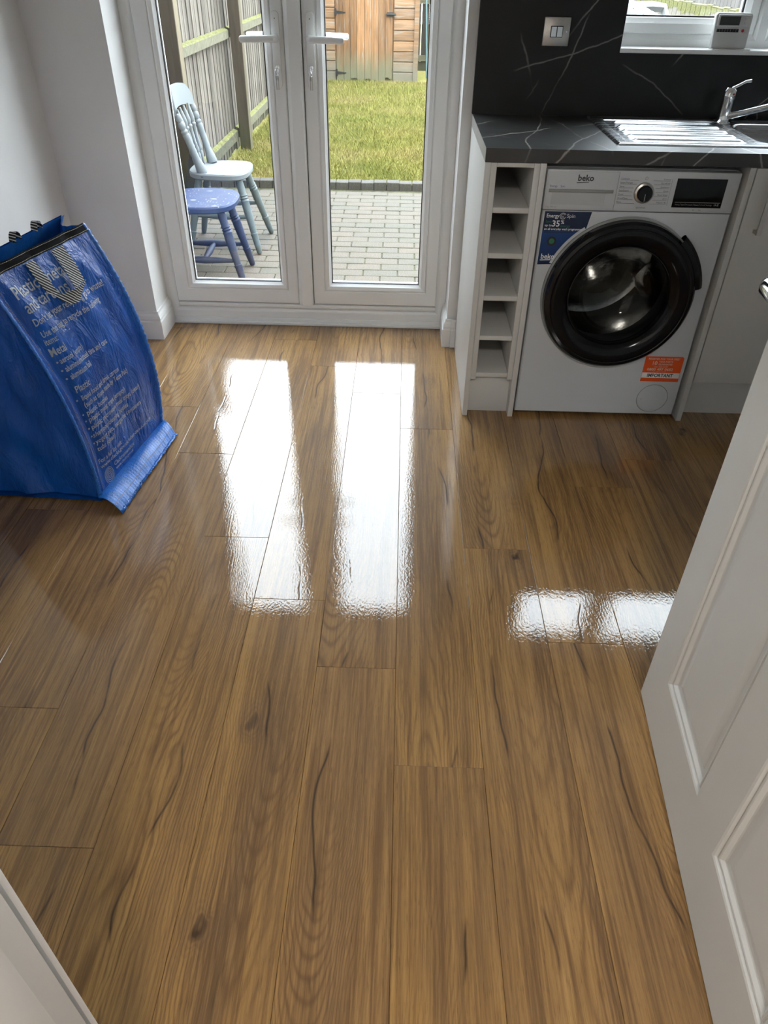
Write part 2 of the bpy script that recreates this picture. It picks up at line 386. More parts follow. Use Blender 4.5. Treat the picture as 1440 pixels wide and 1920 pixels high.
M['shed_h'] = m_wood('orange_shed_cladding', (0.129, 0.094, 0.062), (0.259, 0.140, 0.067), (0.295, 0.207, 0.146), (0.171, 0.165, 0.125), 0.05, 0.36, vert=False, streak=(0.30, 0.275, 0.23))
M['darkfence'] = m_wood('dark_fence_board', (0.020, 0.019, 0.016), (0.045, 0.042, 0.034), (0.062, 0.058, 0.046), (0.06, 0.065, 0.03), -0.1, 0.1)
M['palefence'] = m_wood('pale_fence_board', (0.118, 0.107, 0.089), (0.192, 0.178, 0.148), (0.229, 0.215, 0.185), (0.148, 0.141, 0.089), -0.2, 0.0)
M['greyfence'] = m_wood('grey_far_fence', (0.059, 0.056, 0.056), (0.096, 0.089, 0.089), (0.118, 0.111, 0.111), (0.074, 0.074, 0.044), -0.2, 0.0)

def m_paver(name, a, b):
    t = NT(name); P = t.obj(); rnd = t.n('ObjectInfo').outputs['Random']
    c = t.mix(rnd, a, b)
    sp = t.noise(P, 130, 3, 0.7); big = t.noise(P, 7, 3)
    c = t.mix(t.ramp(sp, [(0.32, 0.55), (0.5, 0.0)]), c, (0.05, 0.047, 0.042))
    c = t.mix(t.ramp(sp, [(0.55, 0.0), (0.7, 0.45)]), c, (0.20, 0.19, 0.172))
    c = t.mix(t.ramp(big, [(0.5, 0.0), (0.7, 0.35)]), c, (0.08, 0.08, 0.048))
    return t.pbr(color=c, rough=0.9, spec=0.2, normal=t.bump(sp, 0.4, 0.003))
M['paver'] = m_paver('concrete_paver', (0.108, 0.100, 0.082), (0.128, 0.106, 0.086))
M['edging'] = m_paver('grey_edging_brick', (0.078, 0.074, 0.065), (0.096, 0.090, 0.078))
M['joint'] = simple('sandy_joint', (0.062, 0.060, 0.030), 0.95, var=0.4, vscale=20)
def m_grass():
    t = NT('lawn_grass'); P = t.obj()
    n = t.noise(P, 1.3, 4, 0.6); n2 = t.noise(P, 45, 2)
    c = t.ramp(n, [(0.30, (0.170, 0.185, 0.040)), (0.50, (0.262, 0.240, 0.068)), (0.70, (0.325, 0.262, 0.110))])
    c = t.mix(t.ramp(n2, [(0.35, 0.7), (0.6, 0.0)]), c, (0.100, 0.110, 0.018))
    c = t.mix(t.ramp(n2, [(0.55, 0.0), (0.75, 0.6)]), c, (0.33, 0.26, 0.10))
    return t.pbr(color=c, rough=0.8, spec=0.15)
M['grass'] = m_grass()

def m_chair(name, paint, worn, speck, samt, base):
    t = NT(name); P = t.obj()
    n = t.noise(P, 9, 4, 0.6)
    c = t.mix(t.ramp(n, [(0.45, 0.0), (0.72, 1.0)]), paint, worn)
    v = t.noise(t.vmul(P, (12, 60, 30)), 1.0, 3, 0.7)
    c = t.mix(t.ramp(v, [(0.66, 0.0), (0.70, samt)]), c, speck)
    return t.pbr(color=c, rough=0.55, spec=0.35)
M['whitechair'] = m_chair('white_chair_paint', (0.184, 0.201, 0.206), (0.156, 0.173, 0.178), (0.056, 0.056, 0.061), 0.9, 0)
M['whiteseat'] = m_chair('white_chair_seat_paint', (0.189, 0.204, 0.204), (0.175, 0.189, 0.189), (0.042, 0.042, 0.047), 0.95, 0)
M['whiteleg'] = m_chair('grey_chair_leg_paint', (0.118, 0.142, 0.141), (0.100, 0.122, 0.122), (0.056, 0.056, 0.056), 0.5, 0)
M['bluestool'] = m_chair('navy_stool_paint', (0.014, 0.028, 0.085), (0.026, 0.038, 0.085), (0.03, 0.04, 0.07), 0.5, 0)
def m_blueseat():
    t = NT('speckled_navy_seat_paint'); P = t.obj()
    n = t.noise(P, 7, 4, 0.6)
    c = t.mix(t.ramp(n, [(0.4, 0.0), (0.7, 1.0)]), (0.016, 0.032, 0.095), (0.036, 0.046, 0.092))
    v = t.n('TexVoronoi', {'Vector': P, 'Scale': 60.0}); 
    sp = t.math('MULTIPLY', t.ramp(v.outputs['Distance'], [(0.20, 1.0), (0.30, 0.0)]), t.ramp(t.xyz(v.outputs['Color'])[0], [(0.62, 0.0), (0.66, 1.0)]))
    reg = t.ramp(t.noise(P, 5.5, 2), [(0.40, 0.0), (0.55, 1.0)])
    v2 = t.n('TexVoronoi', {'Vector': t.vmul(P, (16, 26, 1)), 'Scale': 1.0})
    sp2 = t.math('MULTIPLY', t.ramp(v2.outputs['Distance'], [(0.22, 1.0), (0.30, 0.0)]), t.ramp(t.xyz(v2.outputs['Color'])[1], [(0.72, 0.0), (0.75, 1.0)]))
    c = t.mix(t.math('MULTIPLY', t.math('MAXIMUM', sp, sp2), reg), c, (0.24, 0.25, 0.25))
    return t.pbr(color=c, rough=0.5, spec=0.4)
M['blueseat'] = m_blueseat()
M['blueleg'] = m_chair('faded_blue_leg_paint', (0.026, 0.036, 0.075), (0.052, 0.052, 0.066), (0.03, 0.035, 0.06), 0.7, 0)
def m_navy():
    t = NT('navy_blue_sticker'); z = t.xyz(t.obj())[2]
    c = t.ramp(t.math('DIVIDE', t.math('SUBTRACT', z, 0.55), 0.2), [(0.0, (0.002, 0.006, 0.03)), (0.35, (0.004, 0.035, 0.16)), (0.6, (0.006, 0.05, 0.2)), (0.62, (0.003, 0.012, 0.05)), (1.0, (0.004, 0.014, 0.05))])
    return t.pbr(color=c, rough=0.3)
M['navy'] = m_navy()

# ------------------------------------------------------------------ room shell
XL, XR, YW, DY, ZC = -1.339, 2.62, 2.99, 3.1726, 2.40     # left wall, right wall, back wall, door plane, ceiling
XP0, XP1 = -1.054, 0.207                                  # door recess between the piers
WX0, WX1, WZ0, WZ1 = 0.741, 1.78, 1.106, 2.0             # kitchen window opening
FY = 0.277                                                # kitchen face of the wall the camera looks through

floor = empty('floor', (0, 1.5, 0), kind='structure')
floor['label'] = 'oak effect laminate plank floor with a glossy wet look'
Box('subfloor', (-1.5, -1.7, -0.16), (XR+0.1, 3.29, -0.0125), M['gap'], floor)
PW, PL, X0 = 0.19, 1.38, 0.0155
known = {-5: 1.002, -4: 0.686, -3: 1.624, -2: 1.372, -1: 1.147, 0: 0.886, 1: 0.224, 2: 1.248, 3: 0.55, 4: 0.72, 5: 1.35, -6: 0.35, -7: 0.9}
_pm = {}
def plank_mesh(w, l):
    k = (round(w, 4), round(l, 4))
    if k not in _pm:
        _pm[k] = MB().box((-w/2, -l/2, -0.012), (w/2, l/2, 0)).mesh('plank', bevel=0.0009, bseg=1, smooth=0.3)
        _pm[k].materials.append(M['oak'])
    return _pm[k]
for k in range(-7, 14):
    xa, xb = max(X0+PW*k, XL), min(X0+PW*(k+1), XR)
    if xb-xa < 0.02: continue
    y = known.get(k, random.uniform(0, PL)) - 3*PL
    while y < 3.17:
        a, b = max(y, -1.6), min(y+PL, 3.17)
        if b-a > 0.02:
            o = bpy.data.objects.new('plank', plank_mesh(xb-xa-0.0006, b-a-0.0006)); COL.objects.link(o)
            o.parent = floor; o.location = Vector(((xa+xb)/2, (a+b)/2, 0)) - floor.location
        y += PL

def struct(name, boxes, mat, **k):
    mb = MB()
    for a, b in boxes: mb.box(a, b)
    return mb.build(name, mat, kind='structure', recalc=False, **k)
struct('wall_left', [((XL-0.12, 0.157, -0.02), (XL, 3.29, ZC))], M['wall'])
struct('wall_right', [((XR, 0.157, -0.02), (XR+0.12, 3.29, ZC))], M['wall'])
struct('wall_back', [((XL, YW, -0.02), (XP0, 3.29, ZC)), ((XP0, YW, 2.06), (XP1, 3.29, ZC)),
    ((XP1, YW, -0.02), (WX0, 3.05, ZC)), ((WX1, YW, -0.02), (XR, 3.05, ZC)),
    ((WX0, YW, -0.02), (WX1, 3.05, WZ0-0.002)), ((WX0, YW, WZ1), (WX1, 3.05, ZC)),
    ((XP1, 3.05, -0.02), (0.64, 3.29, ZC)), ((1.88, 3.05, -0.02), (XR, 3.29, ZC)), ((0.64, 3.05, -0.02), (1.88, 3.29, 1.08)), ((0.64, 3.05, 2.02), (1.88, 3.15, ZC)), ((0.64, 3.15, 2.24), (1.88, 3.29, ZC))], M['wall'])
struct('wall_front', [((XL, 0.157, -0.02), (-0.335, FY, ZC)), ((0.56, 0.157, -0.02), (XR, FY, ZC)), ((-0.335, 0.157, 2.06), (0.56, FY, ZC))], M['wall'])
struct('ceiling', [((-1.5, -1.75, ZC), (XR+0.12, 3.29, ZC+0.12))], M['ceiling'])
struct('wall_hall', [((-0.95, -1.72, -0.02), (-0.83, 0.157, ZC)), ((1.0, -1.72, -0.02), (1.12, 0.157, ZC)), ((-0.95, -1.82, -0.02), (1.12, -1.70, ZC))], M['wall'])
struct('wall_exterior', [((-6, 3.0, -0.3), (XL-0.13, 3.29, 5.2)), ((XR+0.13, 3.0, -0.3), (7, 3.29, 5.2)), ((XL-0.13, 3.0, ZC+0.13), (XR+0.13, 3.29, 5.2))], M['render'])

# skirting boards with an ogee top
SK = [(0, 0), (0.018, 0), (0.018, 0.078), (0.0145, 0.083), (0.0145, 0.088), (0.016, 0.092), (0.0125, 0.104), (0.007, 0.112), (0.006, 0.122), (0, 0.122)]
def skirting(name, p, q, nrm, m0=0, m1=0):
    # p->q along the wall base, nrm into the room, m0/m1: +1 outside mitre, -1 inside mitre
    p = Vector(p); q = Vector(q); d = (q-p).normalized(); n = Vector(nrm); mb = MB(); k = len(SK)
    vs = [p+n*a+Vector((0, 0, h))-d*a*m0 for a, h in SK]+[q+n*a+Vector((0, 0, h))+d*a*m1 for a, h in SK]
    mb.add(vs, [tuple(range(k)), tuple(range(k, 2*k))[::-1]]+[(i, (i+1) % k, k+(i+1) % k, k+i) for i in range(k)])
    return mb.build(name, M['trim'], kind='structure')
skirting('baseboard_back', (XL, YW, 0), (XP0, YW, 0), (0, -1, 0), -1, 1)
skirting('baseboard_reveal_left', (XP0, YW, 0), (XP0, DY-0.006, 0), (1, 0, 0), 1, 0)
skirting('baseboard_left', (XL, FY, 0), (XL, YW, 0), (1, 0, 0), 0, -1)
skirting('baseboard_reveal_right', (XP1, DY-0.006, 0), (XP1, YW, 0), (-1, 0, 0), 0, 1)
skirting('baseboard_back_right', (XP1, YW-0.004, 0), (0.2235, YW-0.004, 0), (0, -1, 0), 1, 0)
skirting('baseboard_back_end', (0.2245, YW-0.008, 0), (0.2455, YW-0.008, 0), (0, -1, 0), 0, 0)
skirting('baseboard_front', (-0.40, FY, 0), (XL, FY, 0), (0, 1, 0), 0, 0)

# lining and architrave of the doorway the camera stands in
MB().box((-0.335, 0.14, 0), (-0.310, 0.268, 2.03)).box((0.535, 0.14, 0), (0.56, 0.268, 2.03)).box((-0.335, 0.14, 2.0), (0.56, 0.268, 2.03)).build('trim_1', M['trim'], bevel=0.0015, kind='structure')
MB().box((-0.310, 0.165, 0), (-0.297, 0.232, 2.0)).box((0.522, 0.165, 0), (0.535, 0.232, 2.0)).box((-0.310, 0.165, 1.988), (0.535, 0.232, 2.0)).build('trim_2', M['trim'], bevel=0.002, kind='structure')
ar = [(-0.316, FY), (-0.316, FY+0.007), (-0.322, FY+0.010), (-0.335, FY+0.011), (-0.345, FY+0.016), (-0.372, FY+0.018), (-0.380, FY+0.012), (-0.380, FY)]
MB().prism([(x, y, 0) for x, y in ar], (0, 0, 2.07)).build('trim_3', M['trim'], kind='structure')

# ------------------------------------------------------------------ French doors
fd = empty('door_1', (-0.42, DY, 0), kind='structure')
fd['label'] = 'white French doors with two tall glass panes facing the garden'
def frame_profile(mb, x0, x1, z0, z1, w, prof, y):
    # mitred rectangular frame: prof = (offset from outer edge inwards 0..w, depth towards room)
    loops = []
    for off, dep in prof:
        loops.append([(x0+off, y-dep, z0+off), (x1-off, y-dep, z0+off), (x1-off, y-dep, z1-off), (x0+off, y-dep, z1-off)])
    vs = [p for l in loops for p in l]; fs = []
    for j in range(len(loops)):
        k = (j+1) % len(loops)
        for i in range(4): fs.append((j*4+i, j*4+(i+1) % 4, k*4+(i+1) % 4, k*4+i))
    mb.add(vs, fs); return mb
ZT = 2.035
frame_profile(MB(), -1.062, 0.217, 0.018, ZT, 0.06, [(0, -0.07), (0, 0.0), (0.036, 0.0), (0.040, -0.001), (0.0535, -0.012), (0.0535, -0.07)], DY).build('outer_frame', M['upvc'], fd, smooth=0.5)
Box('sill_bar', (-1.05, DY-0.004, 0.0), (0.204, DY+0.06, 0.030), M['upvc'], fd, bevel=0.003)
Box('sill_trim', (-1.036, DY-0.016, 0.0), (0.190, DY-0.003, 0.014), M['upvc'], fd, bevel=0.004)
Box('frame_bevel', (-1.008, DY-0.002, 0.076), (0.165, DY+0.05, 0.097), M['upvc'], fd, bevel=0.006)
Box('meeting_rebate', (-0.452, DY+0.012, 0.1), (-0.384, DY+0.06, 1.98), M['gap'], fd)
# meeting stile cover
MB().prism([(-0.4535, DY+0.03, 0.099), (-0.4535, DY-0.004, 0.099), (-0.450, DY-0.010, 0.099), (-0.437, DY-0.018, 0.099), (-0.396, DY-0.018, 0.099), (-0.3895, DY-0.012, 0.099), (-0.3895, DY+0.03, 0.099)], (0, 0, 1.885)).build('meeting_stile', M['upvc'], fd)
GZ0, GZ1 = 0.196, 1.885
def french_leaf(x0, x1, g0, g1, hx, side):
    bx0, bx1, bz0, bz1 = g0-0.0285, g1+0.0285, 0.165, 1.9185
    def loop(out, off, dep):
        r = (x0+off, x1-off, 0.1015+off, 1.982-off) if out else (bx0-off, bx1+off, bz0-off, bz1+off)
        return [(r[0], DY-dep, r[2]), (r[1], DY-dep, r[2]), (r[1], DY-dep, r[3]), (r[0], DY-dep, r[3])]
    L = [loop(*q) for q in ((1, 0, -0.065), (1, 0, 0.0), (1, 0.004, 0.004), (0, 0.009, 0.004), (0, 0.004, 0.002), (0, 0.0, -0.003), (0, 0.0, -0.065))]
    ld = MB().add([p for l in L for p in l], [(j*4+i, j*4+(i+1) % 4, ((j+1) % 7)*4+(i+1) % 4, ((j+1) % 7)*4+i) for j in range(7) for i in range(4)]).build('door_leaf', M['upvc'], fd, smooth=0.5)
    ld['label'] = '%s French door leaf with lever handle' % side
    frame_profile(MB(), bx0, bx1, bz0, bz1, 0, [(0, -0.05), (0, 0.0015), (0.005, 0.003), (0.018, -0.001), (0.026, -0.012), (0.0285, -0.014), (0.0285, -0.05)], DY).build('glazing_bead', M['upvc'], ld, smooth=0.4)
    frame_profile(MB(), g0-0.0015, g1+0.0015, 0.192, 1.8915, 0, [(0, -0.03), (0, -0.015), (0.005, -0.016), (0.005, -0.03)], DY).build('gasket', M['rubber'], ld)
    MB().box((g0-0.006, DY+0.024, 0.188), (g1+0.006, DY+0.028, 1.895)).build('glass_pane', M['glass'], ld)
    frame_profile(MB(), g0-0.026, g1+0.026, 0.168, 1.915, 0, [(0, -0.036), (0, -0.034), (0.028, -0.034), (0.028, -0.036)], DY).build('spacer_bar', M['upvc'], ld)
    # handle
    zb, zt, w = 0.952, 1.198, 0.0150
    poly = []
    for i in range(9): a = PI*i/8; poly.append((hx+w*math.cos(a), DY-0.004, zt-w+w*math.sin(a)))
    for i in range(9): a = PI+PI*i/8; poly.append((hx+w*math.cos(a), DY-0.004, zb+w+w*math.sin(a)))
    MB().prism(poly, (0, -0.010, 0)).build('handle_plate', M['upvc'], ld, bevel=0.0025)
    sx = -1 if hx < -0.42 else 1
    for yy, q, s2 in ((DY-0.012, -1, 0.122), (DY+0.072, 1, 0.128)):
        pts = [(hx, yy, 1.115), (hx, yy+q*0.026, 1.115), (hx+sx*0.008, yy+q*0.040, 1.115), (hx+sx*0.03, yy+q*0.046, 1.115), (hx+sx*0.08, yy+q*0.046, 1.114), (hx+sx*s2, yy+q*0.046, 1.113), (hx+sx*(s2+0.005), yy+q*0.046, 1.113)]
        MB().tube(pts, [0.0135, 0.0125, 0.012, 0.0115, 0.0115, 0.0110, 0.006], 12, flat=[1, 1, 0.9, 0.8, 0.7, 0.7, 0.7]).build('lever', M['upvc'], ld, smooth=0.7)
    Mx = Matrix.Translation((hx, DY-0.0125, 1.175)) @ Matrix.Rotation(PI/2, 4, 'X')
    MB().lathe([(0.0, 0), (0.0018, 0.0), (0.0018, 0.0035), (0, 0.0035)], Mx, 8).build('screw_head', M['iron'], ld)
    Mx = Matrix.Translation((hx+0.001, DY-0.010, 1.022)) @ Matrix.Rotation(PI/2, 4, 'X')
    mb = MB().lathe([(0.0, 0), (0.0085, 0), (0.0085, 0.007), (0.0075, 0.008), (0, 0.008)], Mx, 16)
    mb.box((hx-0.003, DY-0.018, 0.995), (hx+0.005, DY-0.012, 1.018)).build('lock_cylinder', M['chrome'], ld, smooth=0.5)
    kz = 1.020
    key = empty('key', (hx, DY-0.021, kz), 'steel key with a spare on its ring in the %s French door lock' % ('left' if sx < 0 else 'right'), 'key', 'keys in the French door locks')
    mb = MB(); mb.box((hx-0.0035, DY-0.030, kz-0.0015), (hx+0.0035, DY-0.0185, kz+0.0015))
    mb.lathe([(0.0035, -0.001), (0.010, -0.001), (0.010, 0.001), (0.0035, 0.001)], Matrix.Translation((hx, DY-0.040, kz)) @ Matrix.Rotation(PI/2, 4, 'Y'), 14, cap=False)
    mb.build('bow', M['chrome'], key, smooth=0.5)
    ring = [(hx+0.0005*math.sin(a)+0.012*math.sin(a)*0.4, DY-0.040+0.012*math.sin(a), kz-0.012+0.012*math.cos(a)) for a in [2*PI*i/18 for i in range(19)]]
    MB().tube(ring, 0.0011, 6).build('key_ring', M['chrome'], key, smooth=0.8)
    mb = MB()
    for dx in (-0.003, 0.004):
        mb.lathe([(0.003, -0.001), (0.009, -0.001), (0.009, 0.001), (0.003, 0.001)], Matrix.Translation((hx+dx, DY-0.038, kz-0.031)) @ Matrix.Rotation(PI/2, 4, 'Y'), 12, cap=False)
        mb.box((hx+dx-0.0012, DY-0.041, kz-0.068), (hx+dx+0.0012, DY-0.035, kz-0.038))
    mb.build('spare_key', M['nickel'], key, smooth=0.5)
french_leaf(-1.0085, -0.4565, -0.92, -0.532, -0.484, 'left')
french_leaf(-0.3865, 0.1635, -0.305, 0.083, -0.356, 'right')
Box('threshold', (-1.06, DY+0.06, -0.06), (0.21, 3.36, 0.045), M['upvc'], fd, bevel=0.004)

# ------------------------------------------------------------------ kitchen window
wy = 3.062
kw = empty('window_1', (1.26, wy, WZ0), kind='structure'); kw['label'] = 'white kitchen window over the sink with a white sill'
Box('window_sill', (0.736, 2.9655, WZ0), (1.783, 3.085, WZ0+0.0135), M['upvc'], kw, bevel=0.002)
frame_profile(MB(), 0.645, 1.875, 1.112, 2.018, 0, [(0, -0.07), (0, 0.0), (0.028, 0.0), (0.046, -0.012), (0.046, -0.07)], wy).build('outer_frame', M['upvc'], kw, smooth=0.4)
MB().prism([(1.214, wy+0.05, 1.14), (1.214, wy+0.012, 1.14), (1.228, wy, 1.14), (1.258, wy, 1.14), (1.272, wy+0.012, 1.14), (1.272, wy+0.05, 1.14)], (0, 0, 0.85)).build('mullion', M['upvc'], kw)
sash = frame_profile(MB(), 0.69, 1.214, 1.157, 1.985, 0, [(0, -0.06), (0, -0.004), (0.004, 0.0), (0.030, 0.0), (0.033, -0.003), (0.046, -0.012), (0.048, -0.016), (0.048, -0.06)], wy).build('opening_sash', M['upvc'], kw, smooth=0.4)
frame_profile(MB(), 0.737, 1.167, 1.204, 1.938, 0, [(0, -0.03), (0, -0.018), (0.006, -0.019), (0.006, -0.03)], wy).build('gasket', M['rubber'], sash)
MB().box((0.735, wy+0.026, 1.202), (1.169, wy+0.030, 1.940)).build('glass_pane', M['glass'], sash)
fx = frame_profile(MB(), 1.268, 1.83, 1.150, 1.985, 0, [(0, -0.06), (0, -0.010), (0.014, -0.016), (0.016, -0.02), (0.016, -0.06)], wy).build('glazing_bead', M['upvc'], kw, smooth=0.4)
MB().box((1.280, wy+0.026, 1.162), (1.82, wy+0.030, 1.975)).build('glass_pane', M['glass'], fx)

# ------------------------------------------------------------------ kitchen run
KX, KY, WB = 0.246, 2.3725, 0.872
def panel(x0, x1, label):
    o = Box('end_panel', (x0, KY, 0), (x1, 2.966, WB-0.001), M['unit'], bevel=0.0008); tag(o, label, 'panel', 'kitchen end panels')
panel(KX, KX+0.018, 'white end panel at the left end of the kitchen run by the French doors')
panel(KX+0.1685, KX+0.1865, 'white end panel between the open wine rack and the washing machine')
panel(KX+0.796, KX+0.814, 'white end panel between the washing machine and the cupboard')

wr = empty('wine_rack', (KX+0.093, 2.67, 0), 'narrow white open rack of five cubbies left of the washing machine', 'wine rack')
ra, rb, ry = KX+0.0187, KX+0.168, KY+0.003
Box('side_panel', (ra, ry, 0.150), (ra+0.018, 2.95, WB-0.002), M['unit'], wr, bevel=0.0008)
Box('side_panel', (rb-0.018, ry, 0.150), (rb, 2.95, WB-0.002), M['unit'], wr, bevel=0.0008)
for z in (0.159, 0.300, 0.442, 0.584, 0.725): Box('shelf', (ra+0.0185, ry, z), (rb-0.0185, 2.94, z+0.0165), M['unit'], wr, bevel=0.0008)
Box('top_rail', (ra+0.0185, ry, 0.858), (rb-0.0185, 2.94, WB-0.002), M['unit'], wr, bevel=0.0008)
Box('back_panel', (ra+0.0185, 2.94, 0.152), (rb-0.0185, 2.952, WB-0.002), M['unit'], wr)
Box('plinth', (ra, 2.413, 0.0), (rb, 2.428, 0.149), M['unit'], wr, bevel=0.0008)

bc = empty('base_cabinet', (1.365, 2.67, 0), 'grey-white base cupboard with a bar handle right of the washing machine', 'cabinet', 'kitchen cupboards')
def cabinet(root, x0, x1, hx):
    MB().box((x0, KY+0.021, 0.150), (x0+0.018, 2.95, WB-0.002)).box((x1-0.018, KY+0.021, 0.150), (x1, 2.95, WB-0.002)).box((x0+0.018, KY+0.021, 0.150), (x1-0.018, 2.95, 0.168)).box((x0+0.018, 2.938, 0.168), (x1-0.018, 2.95, WB-0.002)).build('carcass', M['unit'], root, recalc=False)
    Box('plinth', (x0-0.001, 2.440, 0.0), (x1, 2.455, 0.152), M['unit'], root, bevel=0.0008)
    d = Box('door', (x0+0.0015, KY, 0.160), (x1-0.0015, KY+0.019, WB-0.002), M['unit'], root, bevel=0.001)
    mb = MB(); mb.box((hx-0.0065, KY-0.032, 0.684), (hx+0.0065, KY-0.024, 0.860)); mb.box((hx-0.0065, KY-0.026, 0.684), (hx+0.0065, KY, 0.694)); mb.box((hx-0.0065, KY-0.026, 0.850), (hx+0.0065, KY, 0.860))
    mb.build('handle', M['nickel'], d, label='brushed metal bar handle')
cabinet(bc, 1.062, 1.66, 1.112)
bc2 = empty('base_cabinet', (1.96, 2.67, 0), 'grey-white base cupboard further right along the wall behind the open door', 'cabinet', 'kitchen cupboards')
cabinet(bc2, 1.662, 2.26, 1.71)
bc3 = empty('base_cabinet', (2.44, 2.67, 0), 'narrow grey-white base cupboard in the right hand corner', 'cabinet', 'kitchen cupboards')
cabinet(bc3, 2.262, 2.615, 2.31)

wt = empty('worktop', (1.43, 2.67, WB), 'black marble effect worktop with pale veins over the washing machine', 'worktop')
HX0, HX1, HY0, HY1 = 1.095, 1.60, 2.475, 2.845
mb = MB()
for a, b in (((KX, KY), (XR-0.002, HY0)), ((KX, HY1), (XR-0.002, 2.966)), ((KX, HY0), (HX0, HY1)), ((HX1, HY0), (XR-0.002, HY1))):
    mb.box((a[0], a[1], WB), (b[0], b[1], 0.91))
mb.build('slab', M['marble_top'], wt, recalc=False)
Box('edge_strip', (KX-0.0012, KY+0.0005, WB+0.0003), (KX-0.0001, 2.966, 0.9097), simple('grey_edge_strip', (0.36, 0.345, 0.33), 0.4), wt, label='grey end edging')

mb = MB()
SY0, SY1 = 2.968, 2.989
for a, b in (((0.2435, 0.9102), (WX0-0.004, 2.30)), ((WX0-0.004, 0.9102), (WX1+0.004, WZ0-0.0005)), ((WX1+0.004, 0.9102), (XR-0.002, 2.30)), ((WX0-0.004, WZ1), (WX1+0.004, 2.30))):
    mb.box((a[0], SY0, a[1]), (b[0], SY1, b[1]))
sp = mb.build('splashback', M['marble'], recalc=False); tag(sp, 'dark grey marble effect splashback panel around the kitchen window', 'splashback')

# switch
sw = empty('wall_switch', (0.509, SY0, 1.122), 'brushed steel double rocker switch on the dark splashback', 'switch')
Box('switch_plate', (0.4645, SY0-0.006, 1.122), (0.5535, SY0-0.0002, 1.205), M['nickel'], sw, bevel=0.002)
Box('switch_surround', (0.488, SY0-0.0075, 1.147), (0.530, SY0-0.0055, 1.180), M['black'], sw, bevel=0.0006)
for x0, ang in ((0.4905, 0.0), (0.5105, 0.0025)):
    MB().prism([(x0, SY0-0.006, 1.149), (x0, SY0-0.0095-ang, 1.149), (x0, SY0-0.011, 1.163), (x0, SY0-0.0125+ang, 1.178), (x0, SY0-0.006, 1.178)], (0.017, 0, 0)).build('rocker', M['chrome'], sw)
for x in (0.4755, 0.5425):
    MB().lathe([(0, 0), (0.003, 0), (0.0026, 0.0012), (0, 0.0014)], Matrix.Translation((x, SY0-0.006, 1.1635)) @ Matrix.Rotation(PI/2, 4, 'X'), 10).build('screw_head', M['chrome'], sw)

# sink
sk = empty('sink', (1.15, 2.7, 0.91), 'stainless steel inset sink with a ribbed drainer on the dark worktop', 'sink')
sx0, sx1, sy0, sy1 = 0.652, 1.652, 2.452, 2.948
def rrect(x, y, x0, x1, y0, y1, r):
    cx, cy = min(max(x, x0+r), x1-r), min(max(y, y0+r), y1-r)
    d = math.hypot(x-cx, y-cy)
    return d-r if (d > 0) else -min(x-x0, x1-x, y-y0, y1-y)
def smooth01(t): t = min(max(t, 0), 1); return t*t*(3-2*t)
def sink_h(x, y):
    e = min(x-sx0, sx1-x, y-sy0, sy1-y)
    h = 0.9108 + 0.0055*smooth01(e/0.008)
    d = rrect(x, y, 0.685, 1.09, 2.478, 2.885, 0.02)
    if d < 0:
        h -= 0.0062*smooth01(-d/0.012)
        if 0.715 < x < 1.075:
            k = smooth01((x-0.715)/0.02)*smooth01((1.075-x)/0.02)
            c = (y-2.50)/0.075; f = c-math.floor(c)
            if 0 <= c < 5: h += 0.0085*k*math.exp(-((f-0.5)/0.13)**2)
    db = rrect(x, y, 1.105, 1.590, 2.485, 2.835, 0.07)
    if db < 0: h = h - 0.006*smooth01(-db/0.008) - 0.15*smooth01((-db-0.004)/0.05)
    return h
mb = MB().grid(lambda u, v: (sx0+u*(sx1-sx0), sy0+v*(sy1-sy0), sink_h(sx0+u*(sx1-sx0), sy0+v*(sy1-sy0))), 170, 130)
mb.build('basin', M['steel'], sk, smooth=1.2, recalc=False)
MB().lathe([(0, 0.001), (0.022, 0.002), (0.035, 0.001), (0.036, -0.003)], Matrix.Translation((1.345, 2.66, 0.756)), 24).build('waste', M['chrome'], sk, smooth=0.5)
# tap
tp = empty('kitchen_tap', (1.112, 2.868, 0.914), 'chrome single lever mixer tap at the back of the sink', 'tap')
tx, ty = 1.112, 2.868
MB().lathe([(0.029, 0.914), (0.029, 0.918), (0.0215, 0.924), (0.0205, 0.93), (0.0205, 0.985), (0.022, 0.988), (0.022, 0.990)], Matrix.Translation((tx, ty, 0)), 28).build('body', M['chrome'], tp, smooth=0.5)
MB().lathe([(0.022, 0.9903), (0.0225, 0.995), (0.0215, 1.012), (0.014, 1.021), (0.0, 1.023)], Matrix.Translation((tx, ty, 0)), 28).build('cap', M['chrome'], tp, smooth=0.7)
MB().lathe([(0, 0), (0.003, 0), (0.003, 0.001), (0, 0.0012)], Matrix.Translation((tx+0.006, ty-0.0207, 1.003)) @ Matrix.Rotation(PI/2, 4, 'X'), 10).build('heat_dot', M['red'], tp, label='red temperature dot')
MB().tube([(tx+0.004, ty-0.004, 1.018), (tx+0.018, ty-0.016, 1.030), (tx+0.034, ty-0.030, 1.043), (tx+0.047, ty-0.040, 1.046)], [0.006, 0.0045, 0.0045, 0.006], 12).build('lever', M['chrome'], tp, smooth=0.7)
MB().tube([(tx+0.012, ty-0.012, 0.936), (tx+0.06, ty-0.052, 0.958), (tx+0.12, ty-0.105, 0.985), (tx+0.17, ty-0.150, 1.003), (tx+0.195, ty-0.172, 1.002), (tx+0.203, ty-0.18, 0.985)], [0.011, 0.0105, 0.010, 0.010, 0.0105, 0.0105], 16).build('spout', M['chrome'], tp, smooth=0.7)

